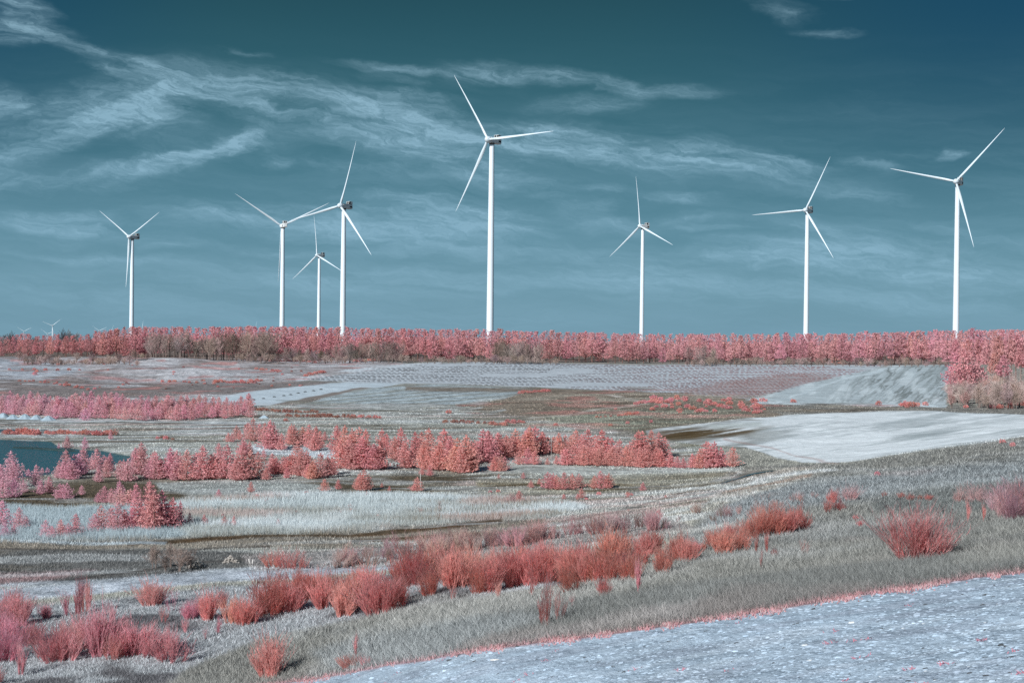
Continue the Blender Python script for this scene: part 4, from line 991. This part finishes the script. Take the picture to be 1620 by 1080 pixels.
# ------------------------------------------------------------------ young pines of the valley
YOUNG = """17,757,42 28,742,22 36,742,20 0,757,25 21,770,40 57,766,30 45,750,20 67,746,20 75,744,18 5,786,32 22,785,28 -12,770,40 37,777,18 64,780,20 78,778,24
92,757,28 104,754,40 112,758,32 125,752,34 131,749,37 100,758,26 153,744,32 145,743,18 174,745,26 165,746,24 156,764,24 168,756,26 199,760,36 190,753,22 223,752,48 214,752,40 233,747,36
246,758,40 238,757,30 255,757,28 269,757,46 261,757,32 279,757,42 101,787,25 90,788,9 129,782,14 106,707,18 93,708,8 134,709,17 175,695,12
189,793,32 165,794,24 155,794,14 196,801,30 176,795,22 72,850,25 82,852,18 95,850,27 108,850,20 120,848,33 30,838,32 22,848,16 3,835,40 8,850,20 42,835,15
150,840,26 160,838,37 175,838,34 186,840,44 197,838,30 300,832,18 323,830,14 355,832,14 370,831,14 440,829,9
295,759,46 286,758,36 320,759,51 310,758,40 331,757,38 346,728,26 350,757,38 359,758,51 344,757,32 372,760,42 384,760,44 396,758,42 408,754,36 387,720,26 395,718,18
400,699,34 392,697,25 411,697,24 427,711,43 419,702,30 436,710,32 374,696,20 367,700,12 379,697,14 361,700,13 445,712,25 468,705,32 459,704,26 479,703,27 489,708,34 496,713,28 506,710,26 500,695,18 514,697,12
471,735,36 431,748,30 442,750,28 452,750,25 421,760,18 454,758,16 474,753,40 485,750,35 464,750,32 417,723,10 507,757,37 497,758,28 518,755,30 526,750,28 487,757,20 397,779,15 346,785,11 513,777,18 535,773,14
533,716,40 545,718,42 538,742,42 549,741,46 561,743,44 566,722,46 578,725,43 555,722,34 591,744,38 603,743,36 573,743,48 582,742,34 604,722,40 611,718,30 634,726,46 624,727,34 640,740,38 649,739,26
656,726,40 666,724,40 678,728,48 670,741,42 690,741,38 702,735,54 712,738,47 695,743,42 684,742,30 719,745,54 729,747,42 740,744,40 737,746,56 750,740,34 762,730,52 754,732,36 772,727,43 784,722,37
789,745,26 781,745,20 798,744,20 801,724,33 794,722,26 811,722,30 824,722,43 832,722,39 838,722,44 822,734,20 835,734,24 846,735,20 680,752,16 668,750,12
574,776,33 566,775,20 583,774,20 604,771,6 616,777,7 660,775,20 655,775,10 580,783,5 789,757,6 828,757,8 840,772,10
846,719,42 858,719,34 866,716,24 884,718,31 876,717,25 894,717,28 911,715,34 903,713,24 930,718,37 920,716,28 880,735,13 866,735,9 900,736,27 912,737,31 923,738,31 936,738,28 946,738,26
951,731,49 941,727,36 963,731,41 958,737,32 970,737,30 980,736,39 990,738,31 1000,738,28 1010,727,44 1018,729,48 1030,726,42 1041,722,38 1003,729,32 1013,739,32 1026,739,34 1038,739,30 1047,738,24
1062,738,23 1072,739,16 1081,739,14 1105,739,30 1095,739,21 1117,739,42 1130,739,39 1141,738,31 1159,738,29 868,773,25 880,773,21 892,773,26 905,772,23 916,770,20 940,771,19 950,771,26 963,770,23
1017,775,12 993,787,5 853,766,8 892,790,7 920,788,14 876,799,5 889,800,5 821,797,18 914,790,8"""
young = []
def ycol(px, py):
    f = min(max((px-60)/420, 0), 1); return tuple(a*(1-f)+b*f for a, b in zip((.90, .57, .65), (.88, .46, .445)))
for tok in YOUNG.split():
    px, py, h = (float(v) for v in tok.split(',')); loc = place(px, py); hh = (h+1.5)/F*loc.y
    if h < 12: m = random.choice(YN+YP)
    else: m = random.choice(YP+(YC if h > 22 else []))
    w = random.uniform(.9, 1.25)*(1.18 if h > 25 else 1.22)
    young.append((plant('young_pine', m, ('crown', 'trunk'), loc, hh, w, random.uniform(0, 6.28), jit(ycol(px, py), .09)), px, 'belt' if py < 790 else 'reeds'))
clump = []
for px, py, h, w in ((240,838,76,1.0), (258,836,62,1.0), (222,836,50,1.0), (272,836,52,.9), (215,802,36,1.1), (236,800,38,1.1), (208,838,34,1.0), (285,834,40,.8)):
    loc = place(px, py); hh = h/F*loc.y; c = plant('young_pine', random.choice(YC if h > 45 else YP), ('crown', 'trunk'), loc, hh, w*.92, random.uniform(0, 6.28), jit((.90, .47, .51), .06)); clump.append((c, px, h))
for i, (o, px, h) in enumerate(sorted(clump, key=lambda q: -q[2])): tag(o, f'{"tallest" if i == 0 else ordinal(i)+" tallest"} pine of the big bushy pink clump standing in the pale reeds', 'young pine', 'pines of the bushy clump in the reeds')
# back band behind the pond: three ranks
band = []
for rank, (by0, by1, h0) in enumerate(((646, 646, 21), (653, 651, 22), (659, 658, 22))):
    px = -8
    while px < 404:
        by = np.interp(px, [0, 150, 300, 404], [by0, by0+ (3 if rank else 1), by0+ (4 if rank else 2), by1-1])+random.uniform(-2, 2); 
        if px < 80 and rank == 2: by -= 4
        h = h0*np.interp(px, [0, 120, 400], [1.15, 1.1, .85])*random.uniform(.8, 1.2); loc = place(px, by); hh = h/F*loc.y
        band.append((plant('young_pine', random.choice(YP), ('crown', 'trunk'), loc, hh, random.uniform(1.15, 1.6), random.uniform(0, 6.28), jit(ycol(px*.6+60, 0), .10)), px, ('far', 'middle', 'near')[rank])); px += random.uniform(8.5, 12.5)
for rk in ('far', 'middle', 'near'):
    for i, (o, px, _) in enumerate(sorted([q for q in band if q[2] == rk], key=lambda q: -q[1])): tag(o, f'{ordinal(i)} bushy pink pine of the {rk} rank behind the pond, counted from the turf heaps', 'young pine', 'pines in the dense band behind the pond')
label_by_tower(young, lambda n, ex, tw, dr: f"{n} young pink pine {'in the valley belt' if ex == 'belt' else 'among the pale reeds'}, {dr} of {tw}")
for o, _, ex in young: tag(o, None, 'young pine', 'young pines in the valley belt' if ex == 'belt' else 'young pines among the pale reeds')

# ------------------------------------------------------------------ broom bushes
RED = (.95, .46, .42); PKR = (.95, .50, .49); PALEP = (.88, .64, .65); LEFTP = (.92, .49, .53)
# px, base y, height, width factor, kind, colour
BROOM = """240,958,48,1.1,D,L 275,966,40,.9,S,L 300,980,30,1,D,L 331,981,56,.9,D,R 366,985,45,.8,D,R 385,987,50,.8,D,R 420,973,78,1.0,D,R 443,968,58,1,D,R 345,1000,30,.9,S,L 310,975,34,1,D,L
470,955,58,1.1,D,R 495,950,50,1.1,D,R 515,962,56,1.0,D,R 12,985,50,1.0,D,L 28,990,58,.9,D,L -8,1010,60,1,D,L 6,1045,60,1.1,D,L 31,1064,56,.55,N,L 71,980,27,1.1,D,L 86,1045,64,1.1,D,L
108,1042,50,1,D,L 106,975,46,.9,S,L 125,975,62,.6,N,L 137,970,50,.6,N,L 155,1036,92,.8,D,L 170,1025,60,.9,D,L 140,962,38,.8,N,L 200,1003,42,.9,S,L 205,1035,58,1,D,L 228,1033,52,1.2,D,L
247,1035,48,1.1,W,L 276,1041,62,1.1,W,L 265,1030,40,1,D,L 430,1067,78,.95,D,P 455,897,34,1.2,W,R 475,897,30,1.2,W,R 436,896,30,1.1,W,R 60,1040,20,1,S,L -5,1078,30,1,D,L
540,972,62,1.0,D,R 530,950,56,1,D,R 555,962,56,1,D,R 600,967,74,1.15,D,R 585,950,60,1,D,R 620,960,62,1,D,R 570,942,55,1,D,R 640,925,60,1,D,R 655,926,74,1.0,D,R 680,940,50,.9,D,R 668,920,60,1,D,R
698,912,58,1.1,D,R 712,926,66,1,D,R 725,928,70,1.0,D,R 742,918,64,1,D,R 757,935,62,1,D,R 775,933,68,1.0,D,R 792,920,66,1.1,D,R 810,925,70,1,D,R 828,922,64,1.1,D,R 848,921,66,1,D,R 866,918,62,1.1,D,R
884,915,62,1.1,D,R 862,900,50,1.2,D,R 905,918,62,1,D,R 898,935,50,1,D,R 920,915,58,1.1,D,R 937,920,58,1,D,R 952,918,62,1,D,R 820,900,46,1.2,D,R 780,905,46,1.2,D,R 740,900,40,1.1,D,R 920,895,46,1.1,D,R
968,895,66,1.0,D,R 985,887,62,.9,D,R 972,918,56,1,D,R 1000,915,50,1,D,R 990,905,46,1,D,R 1022,876,40,1.1,D,R 1035,874,44,1.0,D,R 1048,905,50,.8,D,R 1060,898,40,.8,N,R 1072,885,50,.9,D,R 1088,885,44,.9,D,R
865,992,82,.75,N,P 880,985,55,.6,S,P 955,940,34,.9,D,R 1010,936,52,.5,N,P 905,960,22,1,S,P 560,1052,24,1.5,W,P 546,1053,18,1.5,W,P 563,1034,34,.5,N,P 574,1050,18,1.2,W,P
1130,862,32,1.3,D,R 1145,872,42,1.0,D,R 1160,862,44,1.1,D,R 1172,868,42,.9,D,R 1150,850,26,1.1,D,R 1195,852,46,1.0,D,R 1205,845,52,1,D,R 1220,848,60,1.0,D,R 1236,846,46,1,D,R 1250,845,44,1,D,R 1262,840,46,1.0,D,R
1196,872,34,.7,N,R 1214,874,36,.6,N,R 1184,850,36,1,D,R 1312,808,28,.9,D,R 1326,806,20,1.3,D,R 1340,793,30,1.2,W,Q 1350,790,24,1.1,W,Q 1318,795,24,.9,D,R 1354,821,11,1.2,D,R 1361,832,12,1.0,D,R
1400,786,10,1.2,D,R 1425,788,10,1.3,D,R 1440,789,13,1.3,D,R 1455,788,10,1.2,D,R 1470,789,11,1.3,D,R 1455,882,92,1.5,B,P 1540,792,34,1.4,W,Q 1524,790,28,1.2,W,Q 1600,822,62,1.0,D,Q 1585,818,50,1.0,W,Q 1612,806,54,1.1,D,Q 1572,806,30,1.2,W,Q
1622,815,70,1.1,W,P 1610,800,50,1.2,W,Q 1530,828,34,.5,N,P 1555,826,28,.6,N,P 1270,877,30,.9,S,P 1205,896,30,.5,N,P 1225,880,16,1,D,R 1100,872,22,1,D,R 1115,868,16,1,D,R
48,1020,42,1,D,L 95,1010,36,1,S,L 182,1040,50,1,D,L 120,1030,58,1,D,L 175,985,34,1,S,L 60,975,30,1,S,L 18,1020,50,1.1,D,L 255,985,30,.9,S,L 295,1000,26,1,S,L 190,1015,40,.9,D,L 240,1010,34,1,S,L 400,985,46,.9,D,R 350,965,34,1,D,L 458,968,50,1,D,R
325,1010,22,1,S,L 150,1000,40,1,S,L 35,1060,26,1,S,L 1080,870,34,1,D,R 505,948,40,1,D,R 1010,890,44,1,D,R 632,950,52,1,D,R 840,940,34,.8,S,R 790,945,30,.8,S,R 715,945,30,.8,S,R"""
KM = {'D': BD, 'W': BW, 'N': BN, 'S': BS, 'B': None}; KC = {'R': RED, 'L': LEFTP, 'P': PKR, 'Q': PALEP}
KW = {'D': 'dense', 'W': 'wide-spread', 'N': 'narrow upright', 'S': 'sparse'}
BIGB = broom(777, 460, .74, 7, .0060, .13)
brooms = []
for tok in BROOM.split():
    a = tok.split(','); px, py, h, w = (float(v) for v in a[:4]); loc = place(px, py); hh = h/F*loc.y*1.06
    me = BIGB if a[4] == 'B' else random.choice(KM[a[4]]); o = link('broom_bush', me); o.location = loc; ww = w*(1.15 if a[4] in 'DW' else 1.0)
    o.scale = (hh*ww, hh*ww, hh); o.rotation_euler.z = random.uniform(0, 6.28); o.color = jit(KC[a[5]], .10)+(1,); brooms.append((o, px, py, a[4], a[5]))
big = [b for b in brooms if b[3] == 'B'][0][0]; tag(big, 'big round pink broom bush standing by itself on the grey meadow slope', 'bush', 'broom bushes in the front')
LM = [(86, 1045, 'the plump heath-corner bush'), (430, 1067, 'the feathery field-tip bush'), (600, 967, 'the bulky belt-end bush'), (775, 933, "the red belt's middle"),
      (968, 895, "the belt's tall crest bush"), (1220, 848, "the slope's red clump"), (1455, 882, 'the big lone round bush'), (1622, 815, 'the pale slope-top clump')]
bk = {}
for o, px, py, k, c in brooms:
    if k == 'B': continue
    i = min(range(len(LM)), key=lambda q: (LM[q][0]-px)**2+(LM[q][1]-py)**2); bk.setdefault((i, k, c), []).append((math.hypot(LM[i][0]-px, LM[i][1]-py), o))
CW = {'R': 'red', 'L': 'pink', 'P': 'rosy', 'Q': 'pale pink'}
for (i, k, c), lst in bk.items():
    for j, (_, o) in enumerate(sorted(lst, key=lambda q: q[0])):
        tag(o, f"{KW[k]} {CW[c]} broom bush, {ordinal(j)} one out from {LM[i][2]}", 'bush', 'broom bushes in the front')
# pale see-through shrubs behind the red belt
pale = []
for x0, x1, y0, y1, h0, h1, n in ((535, 700, 893, 876, 22, 40, 22), (690, 800, 876, 862, 28, 44, 18), (800, 1040, 862, 836, 26, 42, 34), (1040, 1110, 840, 815, 10, 22, 6), (1120, 1180, 826, 812, 16, 26, 7), (1195, 1300, 806, 792, 10, 20, 6), (760, 820, 800, 796, 10, 14, 7), (690, 700, 812, 810, 10, 20, 3), (660, 668, 812, 810, 8, 18, 2)):
    for i in range(n):
        f = random.random(); px = x0+(x1-x0)*f; py = y0+(y1-y0)*f+random.uniform(-7, 5); loc = place(px, py); hh = random.uniform(h0, h1)/F*loc.y
        o = link('pale_shrub', random.choice(BS+BW)); o.location = loc; o.scale = (hh*1.15, hh*1.15, hh); o.rotation_euler.z = random.uniform(0, 6.28)
        o.color = jit(random.choice([(.78, .56, .55), (.72, .56, .54), (.80, .52, .51)]), .1)+(1,); pale.append((o, px, ''))
label_by_tower(pale, lambda n, ex, tw, dr: f"{n} thin pale pink shrub behind the red belt, {dr} of {tw}")
for o, _, _ in pale: tag(o, None, 'shrub', 'thin pale shrubs behind the red belt')
# leafless grey-brown bushes on the dark flat
for i, (px, py, h) in enumerate(((245, 898, 38), (262, 902, 30), (285, 902, 42), (300, 898, 34), (270, 897, 40))):
    loc = place(px, py); hh = h/F*loc.y; o = plant('leafless_bush', BT[i % 4], ('twigs', 'stems'), loc, hh, 1.25, i*1.3, (.34, .27, .24), (.26, .19, .16))
    tag(o, f'leafless brown bush on the dark flat, {ordinal(i)} from the heath toward the rubble heaps', 'bush', 'leafless bushes on the dark flat')

# ------------------------------------------------------------------ small far shrubs
shr = []
def shrub(px, py, h, col, ex, w=1.0):
    loc = place(px, py); hh = h/F*loc.y; o = link('low_shrub', random.choice(LS)); o.location = loc; o.scale = (hh*w*1.1, hh*w*1.1, hh); o.rotation_euler.z = random.uniform(0, 6.28)
    o.color = jit(col, .15)+(1,); shr.append((o, px, ex))
ORG = (.80, .38, .35); DRK = (.52, .27, .22)
for x0, x1, y0, y1, n, h, col, ex in ((405, 500, 649, 653, 16, 5.5, DRK, 'hedge'), (455, 562, 658, 662, 18, 6.0, DRK, 'hedge'), (560, 600, 660, 662, 6, 6.5, ORG, 'hedge'), (7, 58, 688, 689, 8, 10, ORG, 'shore'), (74, 134, 687, 688, 9, 8.5, ORG, 'shore'), (143, 180, 688, 688, 6, 8, ORG, 'shore'),
        (705, 740, 668, 669, 5, 5.5, DRK, 'flat'), (745, 776, 668, 670, 4, 5, DRK, 'flat'), (778, 800, 671, 672, 4, 6.5, ORG, 'flat'), (804, 830, 669, 669, 4, 6, ORG, 'flat'), (255, 272, 693, 696, 3, 5, DRK, 'shore'), (1425, 1450, 643, 643, 5, 8, ORG, 'lane'),
        (30, 110, 604, 612, 11, 4, ORG, 'spoil slope'), (20, 105, 588, 590, 6, 4, ORG, 'spoil slope'), (90, 140, 608, 617, 6, 4, ORG, 'spoil slope'), (340, 412, 604, 604, 15, 5, ORG, 'spoil slope'), (405, 445, 581, 586, 6, 4, ORG, 'spoil slope'), (484, 510, 593, 589, 6, 6, ORG, 'spoil slope'), (420, 500, 570, 571, 12, 4, ORG, 'spoil slope'),
        (255, 335, 603, 608, 8, 4, ORG, 'spoil slope'), (820, 868, 622, 619, 12, 4.5, ORG, 'knoll'), (980, 1008, 657, 653, 7, 5, ORG, 'knoll'), (945, 965, 661, 659, 4, 4, ORG, 'knoll'), (1005, 1060, 640, 634, 12, 5, PINK, 'knoll'), (560, 590, 571, 571, 5, 4, ORG, 'spoil slope'), (1300, 1340, 574, 576, 4, 4, ORG, 'field top')):
    for i in range(n):
        f = (i+random.uniform(-.3, .3))/max(n-1, 1); shrub(x0+(x1-x0)*f, y0+(y1-y0)*f+random.uniform(-.8, .8), h*random.uniform(.7, 1.25), col, ex, random.uniform(.9, 1.4))
for px, py, h in ((1390, 641, 8), (1464, 641, 7), (1528, 645, 6), (1570, 646, 8), (1581, 646, 9), (1597, 646, 8), (1388, 753, 8), (1586, 701, 8), (1255, 636, 7), (710, 654, 7), (879, 674, 6), (1435, 645, 5), (974, 648, 4), (966, 673, 5), (993, 670, 5), (1030, 668, 5), (1610, 640, 14), (1602, 706, 8), (60, 689, 5), (262, 695, 7), (249, 694, 5), (452, 666, 6), (389, 676, 5), (150, 616, 4), (55, 596, 6), (58, 594, 5)):
    shrub(px, py, h, random.choice([ORG, PINK]), 'single')
rs = random.Random(4)
for i in range(74):
    px = rs.uniform(1030, 1215); py = rs.uniform(630, 652)+ (px-1030)*.02
    shrub(px, py, rs.uniform(3.5, 7.5), random.choice([PINK, REDP, ORG]), 'knoll crest', rs.uniform(.9, 1.4))
for i in range(46):
    px = rs.uniform(20, 480); py = rs.uniform(575, 615); shrub(px, py, rs.uniform(2, 4), random.choice([ORG, (.5, .25, .23)]), 'spoil slope')
for i in range(30):
    px = rs.uniform(340, 1060); py = rs.uniform(778, 822); shrub(px, py, rs.uniform(3, 6), random.choice([ORG, PINK]), 'reeds')
WHERE = {'hedge': 'in the red hedge line', 'shore': 'on the far pond shore', 'flat': 'on the pale flat', 'lane': 'beside the field lane', 'spoil slope': 'on the grey forest slope',
         'knoll': 'on the brown knoll', 'knoll crest': 'on the knoll crest', 'single': 'growing alone', 'reeds': 'in the near reed flat', 'field top': 'atop the planted field'}
label_by_tower(shr, lambda n, ex, tw, dr: f"{n} small red shrub {WHERE[ex]}, {dr} of {tw}")
for o, _, ex in shr: tag(o, None, 'shrub', 'small red shrubs '+WHERE[ex])

# ------------------------------------------------------------------ small things
def mound(px, py, w, h, label):
    loc = place(px, py); hw = w/F*loc.y/2; hh = h/F*loc.y; V = []; n = 28; rr = 9
    for r in range(rr):
        f = r/(rr-1)
        for s in range(n):
            a = 2*math.pi*s/n; q = 1+.10*math.sin(3*a+px)+.06*math.sin(7*a+px*2); rad = hw*f*q
            V.append((math.cos(a)*rad, math.sin(a)*rad*.9, hh*(math.cos(f*math.pi)*.5+.5)*(1+.05*math.sin(5*a))-.08))
    Fq = [(r*n+s, r*n+(s+1) % n, (r+1)*n+(s+1) % n, (r+1)*n+s) for r in range(rr-1) for s in range(n)]
    o = link('gravel_heap', np_mesh('gravel_heap', V, Fq, M_sand, smooth=True)); o.location = loc; tag(o, label, 'gravel heap', 'gravel heaps before the pine band')
for i, (px, py, w, h) in enumerate(((5, 661, 30, 8), (20, 663, 28, 7.5), (39, 663, 32, 9), (57, 663, 28, 8), (76, 664, 32, 8))):
    mound(px, py, w, h, f'blue-white gravel heap, {ordinal(i)} in the row, counted toward the tallest turbine')
mound(418, 660, 22, 5, 'single pale gravel heap just past the end of the pine band')
def rubble(px, py, w, h, label):
    import bmesh
    loc = place(px, py); W_ = w/F*loc.y/2; H_ = h/F*loc.y; rnd = random.Random(int(px)); bm = bmesh.new()
    for k in range(46):
        q = rnd.gauss(0, .42); x = q*W_; z = H_*max(0, 1-abs(q))*rnd.uniform(.1, .95); s = W_*rnd.uniform(.10, .24)
        r = bmesh.ops.create_icosphere(bm, subdivisions=1, radius=s)
        for v in r['verts']: v.co = Vector((v.co.x*rnd.uniform(.7, 1.3)+x, v.co.y*rnd.uniform(.7, 1.2)+rnd.gauss(0, .01)+q*.1, v.co.z*rnd.uniform(.5, .9)+z))
    o = link('rubble_heap', from_bm('rubble_heap', bm, M_stone)); o.location = loc; tag(o, label, 'rubble heap', 'rubble heaps by the track')
rubble(365, 891, 26, 14, 'pale rubble heap beside the track, between the leafless bushes and the white stone')
rubble(313, 897, 34, 12, 'low rubble heap right next to the leafless bushes on the dark flat')
def stone():
    import bmesh
    loc = place(397, 891); s = 1/F*loc.y; bm = bmesh.new()
    for (dx, w, h) in ((-2, 2.4, 8), (2.2, 2.2, 7)):
        r = bmesh.ops.create_cube(bm, size=1)
        for v in r['verts']:
            t = .7 if v.co.z > 0 else 1; v.co = Vector(((v.co.x*w*t+dx+(1.2 if v.co.z > 0 else 0)*(1 if dx > 0 else -1))*s, v.co.y*3*t*s, (v.co.z+.45)*h*s))
    bmesh.ops.bevel(bm, geom=bm.edges[:], offset=.5*s, segments=1, affect='EDGES')
    o = link('white_stone', from_bm('white_stone', bm, M_log)); o.location = loc; tag(o, 'white split stone standing up beside the track past the rubble heap', 'stone')
stone()
def post(name, px, py, h, wpx, label, cat='post'):
    loc = place(px, py); H_ = h/F*loc.y; r = wpx/F*loc.y/2; V = []; Fq = []; tube(V, Fq, [(0, 0, -.1), (0, 0, H_*.97), (0, 0, H_)], [r, r*.9, r*.1], 8)
    o = link(name, np_mesh(name, V, Fq, M_postm)); o.location = loc; tag(o, label, cat)
post('marker_post', 665, 773, 26, 1.2, 'thin white marker post before the pine belt with a small pine at its foot')
post('marker_post', 617, 684, 5.5, 1.1, 'short white marker post on the green flat behind the pine belt')
post('mast', 1025, 572, 31, .5, 'thin pale mast against the forest edge near the turbine after the tallest')
post('dead_stem', 872, 727, 44, .45, 'thin dead pale stem standing in a gap of the pine belt', 'dead tree')
post('dead_stem', 931, 712, 35, .7, 'thin pale dead tip sticking out of the pine belt crest', 'dead tree')
def logg():
    loc = place(783, 1046); s = loc.y/F; V = []; Fq = []; pts = []; rad = []
    base = []
    n = 8; seg = 8
    for k in range(n):
        f = k/(n-1); x = (f-.5)*15*s; r = s*(1.9*math.sin(math.pi*(f*.8+.15))+.2)
        base.append([(x, math.cos(2*math.pi*q/seg)*r, math.sin(2*math.pi*q/seg)*r*.8+1.0*s+.9*s*(f-.5)) for q in range(seg)])
    V, Fq = loft(base, seg); o = link('fallen_branch', np_mesh('fallen_branch', V, Fq, M_log, smooth=True)); o.location = loc; tag(o, 'bleached white piece of wood lying on the stony field', 'wood')
logg()
def dashes():
    """the dark clods laid along the pale strip"""
    k = 0
    for px, py in [(396, 633), (402, 632), (417, 630), (434, 627.5), (449, 625.5), (460, 623.5), (472, 621.5), (483, 619.5), (496, 617.5), (508, 615.5), (389, 634)]:
        o = link('turf_heap', random.choice(LS)); loc = place(px, py+.8); o.location = loc; s = 2.0/F*loc.y; o.scale = (s*2, s*1.6, s); o.color = (.10, .09, .08, 1)
        tag(o, f'dark little turf heap on the pale strip, {ordinal(k)} of the line of heaps' if k < 10 else 'dark little turf heap starting the line at the pine-band end', 'turf heap', 'turf heaps lined up on the pale strip'); k += 1
dashes()
